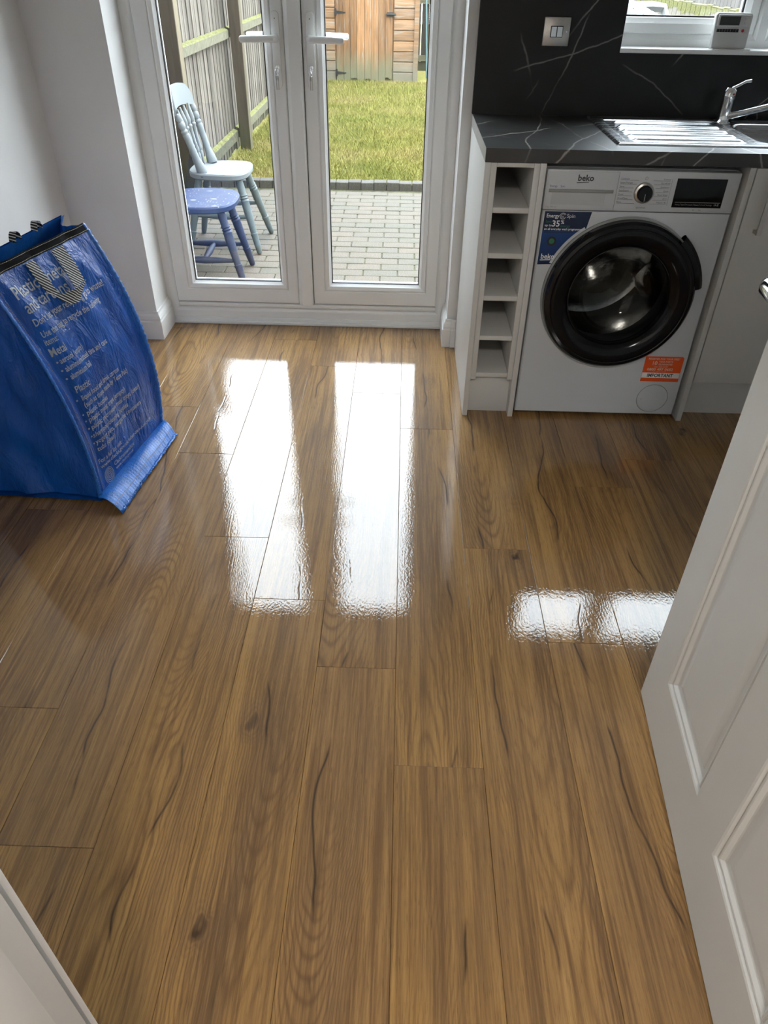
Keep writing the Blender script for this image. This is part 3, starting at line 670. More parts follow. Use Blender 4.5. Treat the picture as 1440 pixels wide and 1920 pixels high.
# thermostat on the sill
th = empty('thermostat', (1.105, 2.995, 1.1195), 'white central heating thermostat on a stand on the window sill', 'thermostat')
Box('stand', (1.052, 2.972, 1.1197), (1.182, 3.012, 1.1227), M['thermo'], th, bevel=0.001)
tyb, tyt = 2.985, 2.992
body = [(1.062, tyb, 1.123), (1.176, tyb, 1.123), (1.172, tyt, 1.217), (1.164, tyt, 1.224), (1.054, tyt, 1.224), (1.046, tyt, 1.217)]
body = [(1.050, tyb, 1.1228), (1.168, tyb, 1.1228), (1.170, tyt, 1.218), (1.164, tyt, 1.2245), (1.052, tyt, 1.2245), (1.046, tyt, 1.218)]
MB().prism(body, (0, 0.022, 0)).build('body', M['thermo'], th, bevel=0.003)
def thp(x, z, d): return (x, tyb+(z-1.1228)*(tyt-tyb)/0.1017-d, z)
Box('fascia', (1.0535, tyb+0.001, 1.186), (1.1625, tyb+0.010, 1.2195), M['thermo'], th, bevel=0.002)
MB().prism([thp(1.060, 1.190, 0.0062), thp(1.127, 1.190, 0.0062), thp(1.127, 1.215, 0.0076), thp(1.060, 1.215, 0.0076)], (0, 0.003, 0)).build('lcd_screen', M['lcd'], th)
for i in range(8):
    x = 1.0575+i*0.0093
    MB().prism([thp(x, 1.170, 0.002), thp(x+0.0078, 1.170, 0.002), thp(x+0.0078, 1.179, 0.002), thp(x, 1.179, 0.002)], (0, 0.004, 0)).build('button', M['black'], th)
MB().lathe([(0, 0.004), (0.0046, 0.004), (0.0046, 0.0), (0, 0)], Matrix.Translation(thp(1.145, 1.1745, -0.002)) @ Matrix.Rotation(PI/2, 4, 'X'), 14).build('button', M['red'], th, label='round red button')
for dz in (1.209, 1.197):
    MB().lathe([(0, 0.005), (0.0036, 0.005), (0.004, 0.0), (0, 0)], Matrix.Translation(thp(1.147, dz, 0.004)) @ Matrix.Rotation(PI/2, 4, 'X'), 14).build('arrow_button', M['thermo'], th)

# ------------------------------------------------------------------ washing machine
wm = empty('washing_machine', (0.735, 2.66, 0), 'white front loading washing machine with black porthole door under the worktop', 'washing machine')
WX, WXE, WY, ZB, ZW = 0.440, 1.030, 2.388, 0.014, 0.853
DCX, DCZ = 0.7275, 0.468
mb = MB()
for a, b in (((WX, WY+0.03, ZB), (WX+0.004, 2.93, ZW)), ((WXE-0.004, WY+0.03, ZB), (WXE, 2.93, ZW)), ((WX, 2.926, ZB), (WXE, 2.93, ZW)), ((WX, WY+0.03, ZB), (WXE, 2.93, ZB+0.004))):
    mb.box(a, b)
mb.build('body', M['washer'], wm, recalc=False)
Box('lid', (WX+0.001, WY+0.028, 0.835), (WXE-0.001, 2.928, ZW+0.003), M['washer_pl'], wm, bevel=0.003)
# front panel with round opening
mb = MB(); FZ1 = 0.7335
angs = sorted(set([2*PI*i/72 for i in range(72)]+[math.atan2(z-DCZ, x-DCX) % (2*PI) for x in (WX, WXE) for z in (ZB, FZ1)]))
inn, outr = [], []
for a in angs:
    c, s_ = math.cos(a), math.sin(a)
    k = min(((WXE-DCX)/c if c > 1e-9 else 1e9), ((WX-DCX)/c if c < -1e-9 else 1e9), ((FZ1-DCZ)/s_ if s_ > 1e-9 else 1e9), ((ZB-DCZ)/s_ if s_ < -1e-9 else 1e9))
    inn.append((DCX+0.215*c, WY, DCZ+0.215*s_)); outr.append((DCX+k*c, WY, DCZ+k*s_))
n = len(angs)
rimo = [(x, WY+0.035, z) for x, y, z in outr]; inb = [(x, WY+0.05, z) for x, y, z in inn]
def inset(p, d):
    x, y, z = p; return (min(max(x, WX+d), WXE-d), y, min(max(z, ZB+d), FZ1-0.0005))
o1 = [inset(p, 0.006) for p in outr]; o2 = [(p[0], WY+0.0045, p[2]) for p in [inset(q, 0.0015) for q in outr]]
rings = [inb, inn, o1, o2, rimo]
mb.add([p for r in rings for p in r], [(j*n+i, j*n+(i+1) % n, (j+1)*n+(i+1) % n, (j+1)*n+i) for j in range(4) for i in range(n)])
mb.build('front_panel', M['washer'], wm, smooth=0.5)
cp = Box('control_panel', (WX, WY, 0.735), (WXE, WY+0.035, ZW), M['washer_pl'], wm, bevel=0.004)
# drawer
dr = Box('detergent_drawer', (WX+0.004, WY-0.0015, 0.739), (0.6585, WY+0.02, 0.849), M['washer_pl'], wm, bevel=0.002)
Box('drawer_grip', (0.4515, WY-0.0055, 0.7885), (0.6495, WY-0.001, 0.7975), M['grey_pl'], dr, bevel=0.001, label='grey grip strip')
MB().grid(lambda u, v: (0.462+u*0.165, WY-0.0022+0.0*v, 0.752+v*0.036), 1, 1).build('recess_shade_patch', simple('shaded_recess_plastic', (0.49, 0.505, 0.52), 0.4), dr)  # flat quad, the shade of the recess is put into its darker colour
FT = lambda y: (lambda ox, oz, it=0.0: (lambda x, z: (ox+x+z*it, y, oz+z)))
T1 = FT(WY-0.0028)
mb = MB(); put_text(mb, 'beko', 0.0245, T1(0.5345, 0.8225), bold=0.025)
mb.add([(0.533, WY-0.0028, 0.8155), (0.5695, WY-0.0028, 0.8175), (0.5695, WY-0.0028, 0.8195), (0.533, WY-0.0028, 0.8175)], [(0, 1, 2, 3)])
mb.build('lettering', M['ink'], dr, kind='stuff')
mb = MB(); put_text(mb, 'Energy', 0.0085, T1(0.4525, 0.803)); put_text(mb, 'Spin', 0.0085, T1(0.485, 0.803)); mb.build('lettering', M['inkblue'], dr, kind='stuff')
mb = MB(); put_text(mb, '9 kg | 1400 rpm', 0.0052, T1(0.448, 0.7435)); mb.build('lettering', M['grey_pl'], dr, kind='stuff')
# programme dial
T2 = FT(WY-0.0012)
AX = Matrix.Rotation(PI/2, 4, 'X')
dl = MB().lathe([(0.0, 0), (0.0305, 0), (0.0305, 0.006), (0.029, 0.009), (0.0235, 0.011), (0.0235, 0.0)], Matrix.Translation((0.7435, WY, 0.7915)) @ AX, 40).build('dial_ring', M['nickel'], wm, smooth=0.5)
kn = MB().lathe([(0.0232, 0.0), (0.0228, 0.019), (0.0215, 0.021), (0.0, 0.0215)], Matrix.Translation((0.7435, WY, 0.7915)) @ AX, 40)
kn.build('dial_knob', M['blackgloss'], wm, smooth=0.5)
Box('dial_pointer', (0.7425, WY-0.0222, 0.771), (0.7445, WY-0.0215, 0.792), M['grey_pl'], wm)
mb = MB(); mbb = MB()
LL = ['Coldwash', 'SteamTherapy', 'Shirts', 'StainExpert', 'Duvet', 'DrumClean', 'Rinse']
RL = ['Cottons', 'Eco 40-60', 'Synthetics', 'Quick', 'Hand Wash', '20 C', 'Mixed / 40']
for i in range(7):
    z = 0.8285-i*0.0112
    put_text(mbb if i == 0 else mb, LL[i], 0.0066, T2(0.6655, z)); 
    v_, f_ = text_geo(RL[i], 0.0066, 'RIGHT'); mb.add([T2(0.818, z)(x, q) for x, q in v_], f_)
    xe = 0.7435-math.sqrt(max(0.0005, 0.036**2-(z-0.0015-0.7915)**2)); xs = 0.7435+(0.7435-xe)
    mb.add([(0.6655, WY-0.001, z-0.0022), (xe, WY-0.001, z-0.0022), (xe, WY-0.001, z-0.0015), (0.6655, WY-0.001, z-0.0015)], [(0, 1, 2, 3)])
    mb.add([(xs, WY-0.001, z-0.0022), (0.818, WY-0.001, z-0.0022), (0.818, WY-0.001, z-0.0015), (xs, WY-0.001, z-0.0015)], [(0, 1, 2, 3)])
put_text(mb, 'Spin+Drain', 0.0066, T2(0.7435, 0.7455), 'CENTER')
for r_a, r_b in ((0.0042, 0.0048),):
    mb.lathe([(r_a, 0.0011), (r_b, 0.0011)], Matrix.Translation((0.7435, WY, 0.8325)) @ AX, 20, cap=False)
mb.box((0.7431, WY-0.0011, 0.8305), (0.7439, WY-0.001, 0.8345))
mb.box((0.6595, WY-0.0009, 0.739), (0.660, WY-0.0001, 0.850)); mb.box((0.8225, WY-0.0009, 0.756), (0.8228, WY-0.0001, 0.834))
put_text(mb, '2h', 0.0055, T2(0.905, 0.7425)); put_text(mb, 'lock', 0.0045, T2(0.9235, 0.7425))
mb.build('lettering', M['ink'], cp, kind='stuff'); mbb.build('lettering', M['inkblue'], cp, kind='stuff')
ds = Box('display', (0.838, WY-0.0015, 0.7505), (0.9905, WY+0.002, 0.8345), M['blackgloss'], wm, bevel=0.0008)
mb = MB(); mb.box((0.845, WY-0.002, 0.7655), (0.985, WY-0.0014, 0.7667))
T3 = FT(WY-0.002)
for s_, x in (('Temp.', 0.8465), ('Spin', 0.8665), ('Prewash', 0.8805), ('Steam', 0.906), ('Drum', 0.926), ('Settings', 0.943)): put_text(mb, s_, 0.0058, T3(x, 0.7575))
for x in (0.863, 0.878, 0.903, 0.9225, 0.9395, 0.967): mb.box((x, WY-0.002, 0.757), (x+0.0005, WY-0.0014, 0.763))
mb.add([(0.970, WY-0.002, 0.7565), (0.9755, WY-0.002, 0.760), (0.970, WY-0.002, 0.7635)], [(0, 1, 2)])
mb.box((0.977, WY-0.002, 0.7565), (0.9785, WY-0.0014, 0.7635)); mb.box((0.9798, WY-0.002, 0.7565), (0.9813, WY-0.0014, 0.7635))
mb.build('lettering', M['inkgrey'], ds, kind='stuff')
# porthole door
DM = Matrix.Translation((DCX, WY, DCZ)) @ AX
dring = MB().lathe([(0.216, -0.02), (0.250, -0.004), (0.2535, 0.002), (0.2535, 0.010), (0.248, 0.014)], DM, 96, cap=False).build('door_seat', M['grey_pl'], wm, smooth=0.5)
dr2 = MB().lathe([(0.2470, 0.003), (0.2480, 0.018), (0.2455, 0.034), (0.2380, 0.043), (0.2280, 0.0455), (0.2250, 0.0440), (0.2230, 0.0440), (0.2200, 0.0460), (0.205, 0.0480), (0.186, 0.0430), (0.173, 0.0340), (0.168, 0.028), (0.1655, 0.0285), (0.164, 0.024), (0.163, 0.004)], DM, 112, cap=False).build('porthole_door', M['blackgloss'], wm, smooth=0.45)
MB().lathe([(0.242, 0.012), (0.263, 0.010), (0.268, 0.018), (0.266, 0.032), (0.256, 0.042), (0.240, 0.0445)], DM, 24, a0=math.radians(9), a1=math.radians(50), cap=False).build('door_grip', M['blackgloss'], dr2, smooth=0.45)
MB().lathe([(0.1655, 0.022), (0.162, 0.020), (0.158, 0.010), (0.150, -0.010), (0.138, -0.030), (0.120, -0.050), (0.096, -0.066), (0.068, -0.077), (0.035, -0.083), (0.0, -0.085)], DM, 72, cap=False).build('door_glass', M['doorglass'], dr2, smooth=1.2)
MB().lathe([(0.214, -0.021), (0.200, -0.030), (0.185, -0.05), (0.186, -0.085), (0.190, -0.115)], DM, 64, cap=False).build('door_seal', simple('grey_rubber', (0.035, 0.037, 0.04), 0.5), wm, smooth=0.8)
DCI = Matrix.Translation((DCX, WY, DCZ)) @ AX
dm = MB().lathe([(0.190, -0.115), (0.225, -0.122), (0.235, -0.14), (0.236, -0.44), (0.20, -0.455), (0.08, -0.45), (0.0, -0.44)], DCI, 72, cap=False).build('drum', M['drum'], wm, smooth=0.5)
for k in range(3):
    a = math.radians(100+120*k); c, s_ = math.cos(a), math.sin(a)
    mb = MB()
    def lift(u, v, c=c, s_=s_):
        w = (u-0.5)*0.11*(1-0.35*v*0); h = 0.062*math.sin(PI*u)**0.7*math.sin(PI*min(max(v, 0.02), 0.98))**0.35
        rr = 0.2345-h; q = -0.13-0.30*v
        x, z = rr*c-w*s_, rr*s_+w*c
        return (DCX+x, WY-q, DCZ+z)
    mb.grid(lift, 14, 12).build('drum_lifter', M['drum'], dm, smooth=1.0)
# stickers
es = MB()
yS = WY-0.0006
pts = [(0.4495, 0.731), (0.5965, 0.731), (0.5865, 0.678)]
for i in range(11):
    a = math.radians(124+ (157-124)*i/10); pts.append((DCX+0.262*math.cos(a), DCZ+0.262*math.sin(a)))
pts += [(0.4975, 0.566), (0.4480, 0.564)]
pts = [p for p in pts if p[1] < 0.7335]
est = MB().prism([(x, yS, z) for x, z in pts], (0, 0.0005, 0)).build('energy_sticker', M['navy'], wm, label='navy blue energy saving sticker', recalc=True)
T4 = FT(yS-0.0004)
mb = MB()
put_text(mb, 'Energy', 0.0165, T4(0.4555, 0.7125), bold=0.015, width=0.040); put_text(mb, 'Spin', 0.0165, T4(0.5195, 0.7125), width=0.026)
mb.lathe([(0.0085, 0.001), (0.0098, 0.001)], Matrix.Translation((0.5075, WY, 0.7175)) @ AX, 24, cap=False, a0=0.4, a1=2*PI-0.3); mb.lathe([(0.0055, 0.001), (0.0064, 0.001)], Matrix.Translation((0.5075, WY, 0.7175)) @ AX, 24, cap=False, a0=0.5, a1=5.6)
put_text(mb, 'up', 0.0056, T4(0.5045, 0.7155))
put_text(mb, 'up to', 0.0105, T4(0.454, 0.6855), bold=0.015); put_text(mb, '35', 0.026, T4(0.476, 0.6855), bold=0.02); put_text(mb, '%', 0.0165, T4(0.5035, 0.6935), bold=0.015)
put_text(mb, 'on all everyday wash programmes', 0.0093, T4(0.4535, 0.6745), bold=0.02, width=0.122)
put_text(mb, 'beko', 0.0225, T4(0.4555, 0.5835), bold=0.02)
mb.add([(0.4545, yS-0.0004, 0.5775), (0.4885, yS-0.0004, 0.5790), (0.4885, yS-0.0004, 0.5815), (0.4545, yS-0.0004, 0.5800)], [(0, 1, 2, 3)])
mb.build('lettering', M['inkwhite'], est, kind='stuff')
mb = MB(); put_text(mb, 'Save', 0.0105, T4(0.4555, 0.6970)); put_text(mb, 'energy', 0.0115, T4(0.5035, 0.6835)); 
mb.lathe([(0.0, 0.0011), (0.0085, 0.0011)], Matrix.Translation((0.4835, WY, 0.6395)) @ AX, 20, cap=False)
mb.build('lettering', M['inkgreen'], est, kind='stuff')
mb = MB(); mb.add([(0.454, yS-0.0004, 0.6665), (0.548, yS-0.0004, 0.6675), (0.548, yS-0.0004, 0.6690), (0.454, yS-0.0004, 0.6685)], [(0, 1, 2, 3)]); mb.lathe([(0.0088, 0.0009), (0.0150, 0.0009)], Matrix.Translation((0.4835, WY, 0.6390)) @ AX, 24, cap=False)
mb.build('sticker_picture', M['black'], est)
ors = MB().prism([(x, yS, z) for x, z in ((0.8785, 0.152), (1.0145, 0.152), (1.0145, 0.244), (1.009, 0.2495), (0.8785, 0.2495))], (0, 0.0005, 0)).build('warranty_sticker', M['orange'], wm, label='orange parts guarantee sticker')
MB().prism([(x, yS-0.0003, z) for x, z in ((0.8795, 0.166), (1.0135, 0.166), (1.0135, 0.1865), (0.8795, 0.1865))], (0, 0.0003, 0)).build('white_strip', M['inkwhite'], ors)
mb = MB(); put_text(mb, 'IMPORTANT', 0.0185, T4(0.9445, 0.1700), 'CENTER', bold=0.03, width=0.092); mb.build('lettering', M['ink'], ors, kind='stuff')
mb = MB()
put_text(mb, 'REGISTER FOR YOUR FREE*', 0.0100, T4(0.946, 0.2370), 'CENTER', bold=0.02, width=0.112)
put_text(mb, '10', 0.0200, T4(0.9045, 0.2175), bold=0.03); put_text(mb, 'YEAR PARTS', 0.0092, T4(0.9285, 0.2265), bold=0.02, width=0.050); put_text(mb, 'GUARANTEE', 0.0092, T4(0.9285, 0.2165), bold=0.02, width=0.050)
put_text(mb, 'CALL FREE NOW', 0.0072, T4(0.940, 0.2075), 'CENTER', width=0.050); put_text(mb, '0800 497 0682', 0.0140, T4(0.9395, 0.1950), 'CENTER', bold=0.02, width=0.092)
put_text(mb, 'or register online', 0.0052, T4(0.940, 0.1893), 'CENTER', width=0.046)
mb.build('lettering', simple('cream_print', (0.75, 0.62, 0.5), 0.5), ors, kind='stuff')
# filter cover
fcx, fcz = 0.9385, 0.083
MB().lathe([(0.0545, 0.0), (0.0556, 0.0012), (0.0567, 0.0)], Matrix.Translation((fcx, WY, fcz)) @ AX, 48, cap=False).build('filter_seam', M['grey_pl'], wm)
MB().lathe([(0.0, 0.0018), (0.050, 0.0016), (0.0540, 0.0008), (0.0545, 0.0)], Matrix.Translation((fcx, WY, fcz)) @ AX, 48, cap=False).build('filter_cover', M['washer_pl'], wm, smooth=0.8)
MB().lathe([(0.0, 0.0032), (0.004, 0.003), (0.0055, 0.0015)], Matrix.Translation((fcx-0.043, WY, fcz-0.004)) @ AX, 14, cap=False).build('filter_catch', M['washer_pl'], wm, smooth=0.8)
for x in (WX+0.05, WXE-0.05):
    for y in (WY+0.07, 2.86): MB().lathe([(0.02, 0.0), (0.02, 0.01), (0.008, 0.012), (0.008, 0.02)], Matrix.Translation((x, y, 0)), 14).build('foot', M['black'], wm)

# ------------------------------------------------------------------ open panelled door on the right
dlf = empty('door_2', (0.531, 0.262, 0), kind='structure'); dlf['label'] = 'white moulded panel door standing open at the right edge'
A_, H_ = Vector((0.588, 1.096, 0)), Vector((0.536, 0.435, 0))
ax_ = (H_-A_).normalized(); nrm_ = Vector((ax_.y, -ax_.x, 0))     # nrm_ points to -X (visible face)
if nrm_.x > 0: nrm_ = -nrm_
LW, LH, LTH = 0.835, 1.99, 0.035
def LP(t, z, d=0.0): return A_ + ax_*t + nrm_*d + Vector((0, 0, z+0.006))
cols = [(0.108, 0.365), (0.470, 0.727)]; rowz = [(0.162, 0.835), (1.035, 1.88)]
mb = MB()
tx_ = [0]+[v for c in cols for v in c]+[LW]; zz_ = [0]+[v for r in rowz for v in r]+[LH]
PROF = [(0.0, 0.0), (0.004, -0.0015), (0.008, -0.0055), (0.0105, -0.0058), (0.0125, -0.0038), (0.016, -0.0045), (0.022, -0.0095), (0.025, -0.0105), (0.034, -0.0105), (0.050, -0.0070)]
for i in range(5):
    for j in range(5):
        t0, t1, z0, z1 = tx_[i], tx_[i+1], zz_[j], zz_[j+1]
        if i % 2 == 1 and j % 2 == 1:
            vs = []; 
            for off, dep in PROF: vs += [LP(t0+off, z0+off, dep), LP(t1-off, z0+off, dep), LP(t1-off, z1-off, dep), LP(t0+off, z1-off, dep)]
            fs = [(k*4+q, k*4+(q+1) % 4, (k+1)*4+(q+1) % 4, (k+1)*4+q) for k in range(len(PROF)-1) for q in range(4)]
            m_ = (len(PROF)-1)*4; fs.append((m_, m_+1, m_+2, m_+3)); mb.add(vs, fs)
        else:
            mb.add([LP(t0, z0), LP(t1, z0), LP(t1, z1), LP(t0, z1)], [(0, 1, 2, 3)])
mb.add([LP(t, z, d) for t, z in ((0, 0), (LW, 0), (LW, LH), (0, LH)) for d in (0, -LTH)], [(0, 1, 3, 2), (2, 3, 5, 4), (4, 5, 7, 6), (6, 7, 1, 0), (1, 3, 5, 7)])
bm_me = mb.mesh('door_leaf', recalc=False)
bmx = bmesh.new(); bmx.from_mesh(bm_me); bmesh.ops.remove_doubles(bmx, verts=bmx.verts, dist=1e-5); bmesh.ops.recalc_face_normals(bmx, faces=bmx.faces); bmx.to_mesh(bm_me); bmx.free()
lf = link_mesh('door_leaf', bm_me, M['leaf'], dlf)
hz = 0.985
mb = MB(); Mr = Matrix.Translation(LP(0.062, hz, 0)) @ nrm_.to_track_quat('Z', 'Y').to_matrix().to_4x4()
mb.lathe([(0.0, 0.0), (0.026, 0.0), (0.026, 0.006), (0.023, 0.009), (0.0, 0.009)], Mr, 28).build('rose', M['chrome'], lf, smooth=0.5)
MB().tube([LP(0.062, hz, 0.008), LP(0.062, hz, 0.042), LP(0.068, hz, 0.056), LP(0.082, hz, 0.061), LP(0.12, hz, 0.061), LP(0.172, hz, 0.061), LP(0.178, hz, 0.060)], [0.0105, 0.0105, 0.0115, 0.0115, 0.011, 0.0095, 0.006], 16).build('lever_handle', M['chrome'], lf, smooth=0.7, label='chrome lever handle')
for z in (0.25, 1.0, 1.75):
    MB().tube([LP(LW+0.004, z-0.045, -0.004), LP(LW+0.004, z+0.045, -0.004)], 0.006, 10).build('hinge', M['chrome'], dlf, smooth=0.7)

# ------------------------------------------------------------------ blue recycling bag
bg = empty('recycling_bag', (-1.06, 1.99, 0), 'large blue woven recycling bag with grey printed text by the left wall', 'bag')
bA, bB, bC, bD = Vector((-.905, 1.770, .02)), Vector((-.838, 2.215, .02)), Vector((-1.075, 1.80, .70)), Vector((-.97, 2.249, .70))
bE, bF, bG, bH = Vector((-1.285, 1.790, .012)), Vector((-1.25, 2.225, .012)), Vector((-1.140, 1.835, .705)), Vector((-1.045, 2.285, .715))
def bagP(u, w):
    p = (1-u)*((1-w)*bA+w*bC)+u*((1-w)*bB+w*bD)
    return p+Vector((.045, 0, 0))*(4*w*(1-w)*(1+.3*u))
def fbm(x, y, s):
    return (math.sin(x*7.1+y*3.3+s)+math.sin(x*3.7-y*6.1+2*s)*0.8+math.sin(x*13.3+y*9.7+3*s)*0.45+math.sin(x*23.1-y*17.9+s*5)*0.25)/2.5
def bagW(u, w, off=0.0):
    p = bagP(u, w); e = smooth01(min(u, 1-u)/0.16)*smooth01(min(w, 1-w+0.1)/0.08)
    d = 0.006*fbm(u*2.2, w*1.4, 1.7)+0.0032*math.sin(u*19+3*math.sin(w*7))*smooth01((w-0.45)/0.3) + 0.004*math.exp(-((w-0.50-0.06*u)/0.05)**2)*math.sin(u*PI)
    g = -0.010*math.exp(-((u-0.085-0.03*math.sin(w*5))/0.035)**2)*smooth01(min(w, 1-w)/0.15) -0.008*math.exp(-((u-0.93)/0.03)**2)*smooth01(min(w, 1-w)/0.2)
    return p+Vector((0.985, -0.10, 0.14))*(d*e+g+off)
MB().grid(lambda u, v: bagW(u, v), 64, 96).build('printed_panel', M['bag'], bg, smooth=1.2)
def bil(a, b, c, d, u, v): return (1-u)*((1-v)*a+v*c)+u*((1-v)*b+v*d)
def left_edge(w): return bagP(0, w)
def far_edge(w): return (1-w)*bE+w*bG+Vector((-0.035, 0, 0))*(4*w*(1-w))
def back_r(w): return bagP(1, w)
def back_l(w): return (1-w)*bF+w*bH+Vector((-0.03, 0, 0))*(4*w*(1-w))
def gusset(e0, e1, sgn, seed):
    def f(u, v):
        p = (1-u)*e1(v)+u*e0(v)
        fold = math.sin(PI*u)*(0.02+0.045*v**1.5); wr = 0.016*fbm(u*1.7, v*1.9, seed)*math.sin(PI*u)**0.6+0.005*math.sin(u*9+v*23+seed)*math.sin(PI*u)
        return p+Vector((0, sgn*(fold+wr), 0))
    return f
MB().grid(gusset(left_edge, far_edge, 1, 0.6), 40, 56).build('front_gusset', M['bag'], bg, smooth=1.2)
MB().grid(gusset(back_r, back_l, -1, 2.2), 30, 40).build('back_gusset', M['bag'], bg, smooth=1.2)
MB().grid(lambda u, v: (1-u)*far_edge(v)+u*back_l(v)+Vector((-0.006*fbm(u*2, v*1.5, 4.0)*math.sin(PI*u)*math.sin(PI*v), 0, 0)), 30, 40).build('rear_panel', M['bag'], bg, smooth=1.2)
MB().add([bA+Vector((0, 0, -0.012)), bB+Vector((0, 0, -0.012)), bF+Vector((0, 0, -0.006)), bE+Vector((0, 0, -0.006))], [(0, 1, 2, 3)]).build('base_panel', M['bag'], bg)
# seams: ruffled edges
def ruffle(edge, nrm, n, r, seed):
    mb = MB(); pts = []
    for i in range(n+1):
        w = i/n; p = edge(w)+Vector(nrm)*(0.0016*math.sin(i*2.1+seed)+0.001*math.sin(i*5.3)); pts.append(p)
    mb.tube(pts, [r*(0.9+0.12*math.sin(i*1.9+seed)) for i in range(n+1)], 8, flat=0.55); return mb
ruffle(left_edge, (0.4, -1, 0), 130, 0.0085, 0.3).build('side_seam', M['hem'], bg, smooth=1.2)
ruffle(back_r, (0.4, 1, 0), 130, 0.0085, 1.3).build('side_seam', M['hem'], bg, smooth=1.2)
def stitches(fn, n, ln, r):
    mb = MB()
    for i in range(n):
        w = (i+0.5)/n; a = fn(w-ln/n); b = fn(w+ln/n); mb.tube([a, b], r, 4)
    return mb
stitches(lambda w: bagW(0.045, min(max(w, 0), 1), 0.0015), 120, 0.33, 0.0007).build('stitching', M['stitch'], bg)
# bottom hem flare
def hemf(u, v):
    a = bagP(-0.03+u*1.06, 0.0)+Vector((0, 0, 0.012)); o_ = Vector((-0.826, 1.719, 0.004)).lerp(Vector((-0.778, 2.172, 0.004)), u)
    p = a.lerp(o_, v); p.z += 0.012*math.sin(PI*v)+0.0005*math.sin(u*230)*v+0.004*math.sin(u*13+1)*math.sin(PI*v)
    p.x += 0.0012*math.sin(u*70)*v
    return p
MB().grid(hemf, 150, 8).build('bottom_hem', M['hem'], bg, smooth=1.2)
ruffle(lambda w: hemf(w, 1.0)+Vector((0, 0, 0.003)), (1, 0, 0.2), 120, 0.0062, 2.0).build('hem_edge', M['hem'], bg, smooth=1.2)
stitches(lambda w: hemf(min(max(w, 0), 1), 0.72)+Vector((0, 0, 0.0015)), 90, 0.3, 0.0007).build('stitching', M['stitch'], bg)
# rear panel hem with stitching, showing above the front panel
def rhem(u, v):
    p = far_edge(0.90+0.10*v).lerp(back_l(0.90+0.10*v), u); return p+Vector((0.006+0.003*math.sin(u*21), 0, 0.0))
MB().grid(rhem, 60, 6).build('rear_hem', M['hem'], bg, smooth=1.2)
# black band
MB().grid(lambda u, v: bagW(u*1.0, 0.972+0.033*v, 0.0028), 60, 3).build('black_band', M['bagband'], bg, smooth=1.0)
for vv in (0.977, 0.999): stitches(lambda w, vv=vv: bagW(min(max(w, 0), 1), vv, 0.0042), 70, 0.34, 0.0007).build('stitching', M['stitch'], bg)
# strap handle of woven webbing
def strap(L, R, off0, off1):
    mb = MB(); n = len(L); vs = []
    for i in range(n):
        o_ = off0+(off1-off0)*i/(n-1); vs += [bagW(*L[i], o_), bagW(*R[i], o_)]
    k = len(vs); vs += [p+Vector((0.0016, 0, 0)) for p in vs]
    fs = [(2*i, 2*i+1, 2*i+3, 2*i+2) for i in range(n-1)]+[(k+2*i, k+2*i+2, k+2*i+3, k+2*i+1) for i in range(n-1)]+[(2*i, 2*i+2, k+2*i+2, k+2*i) for i in range(n-1)]+[(2*i+1, k+2*i+1, k+2*i+3, 2*i+3) for i in range(n-1)]
    return mb.add(vs, fs)
hs = strap([(.328, .968), (.318, .903), (.327, .851), (.372, .823)], [(.412, .966), (.398, .899), (.394, .845), (.398, .828)], 0.005, 0.022).build('handle', M['web'], bg, label='black and white woven strap handle')
strap([(.330, .850), (.372, .806), (.419, .782), (.473, .777)], [(.385, .829), (.425, .828), (.52, .826), (.643, .833)], 0.024, 0.027).build('handle_fold', M['web'], hs)
strap([(.582, .970), (.559, .904), (.512, .824)], [(.686, .968), (.675, .900), (.643, .833)], 0.005, 0.022).build('handle_end', M['web'], hs)
# rear handles peeking over the top
for u in (0.50, 0.72):
    mb = MB(); vs = []
    for i in range(9):
        a = PI*i/8; b = far_edge(0.985).lerp(back_l(0.985), u)
        p = b+Vector((-0.004, 0.03*math.cos(a)*0.6, 0.005+0.026*math.sin(a))); q = b+Vector((0.016, 0.03*math.cos(a)*0.6, 0.005+0.026*math.sin(a)))
        vs += [p, q]
    mb.add(vs, [(2*i, 2*i+1, 2*i+3, 2*i+2) for i in range(8)]).build('rear_handle', M['web'], bg)
# printed text follows the panel surface
BW = 0.45; BH = 0.71
mb = MB()
def bag_text(s, u0, v0, width_u, size_v, bold=0.0):
    v_, f_ = text_geo(s, 1.0, 'LEFT', bold); w = max(p[0] for p in v_)
    mb.add([bagW(u0+x/w*width_u, v0+y*size_v, 0.0012) for x, y in v_], f_)
for s, u0, u1, v0, sz in (('Plastic, metal', .104, .600, .876, .066), ('and cartons', .114, .520, .818, .066), ("Don't let your recycling go to waste!", .111, .835, .768, .040), ('Use this bag to recycle the following', .118, .740, .719, .036),
    ('items:', .112, .205, .688, .036), ('Metal', .108, .226, .641, .048), ('aerosol (empty)', .135, .372, .604, .034), ('aluminium/steel tins and cans', .140, .590, .567, .034), ('aluminium foil', .145, .356, .531, .034),
    ('Plastic', .135, .262, .471, .042), ('liquid food and drink carton', .150, .593, .431, .033), ('(such as those made by Tetra Pak)', .147, .672, .399, .033), ('plastic bottles', .141, .373, .364, .033), ('plastic meat trays (empty)', .138, .587, .333, .033),
    ('plastic microwave meal trays (clear)', .137, .742, .297, .033), ('shampoo/cleaning bottles', .130, .573, .259, .033), ('yogurt pots, margarine containers', .135, .710, .224, .033), ('tubs (clear)', .132, .327, .188, .033), ('For a full list visit:', .110, .385, .131, .032),
    ('www.clacks.gov.uk/what-can-i-recycle', .113, .807, .105, .028), ('Clackmannanshire', .243, .528, .067, .030), ('www.clacks.gov.uk', .252, .503, .044, .022)):
    bag_text(s, u0, v0, u1-u0, sz, 0.012)
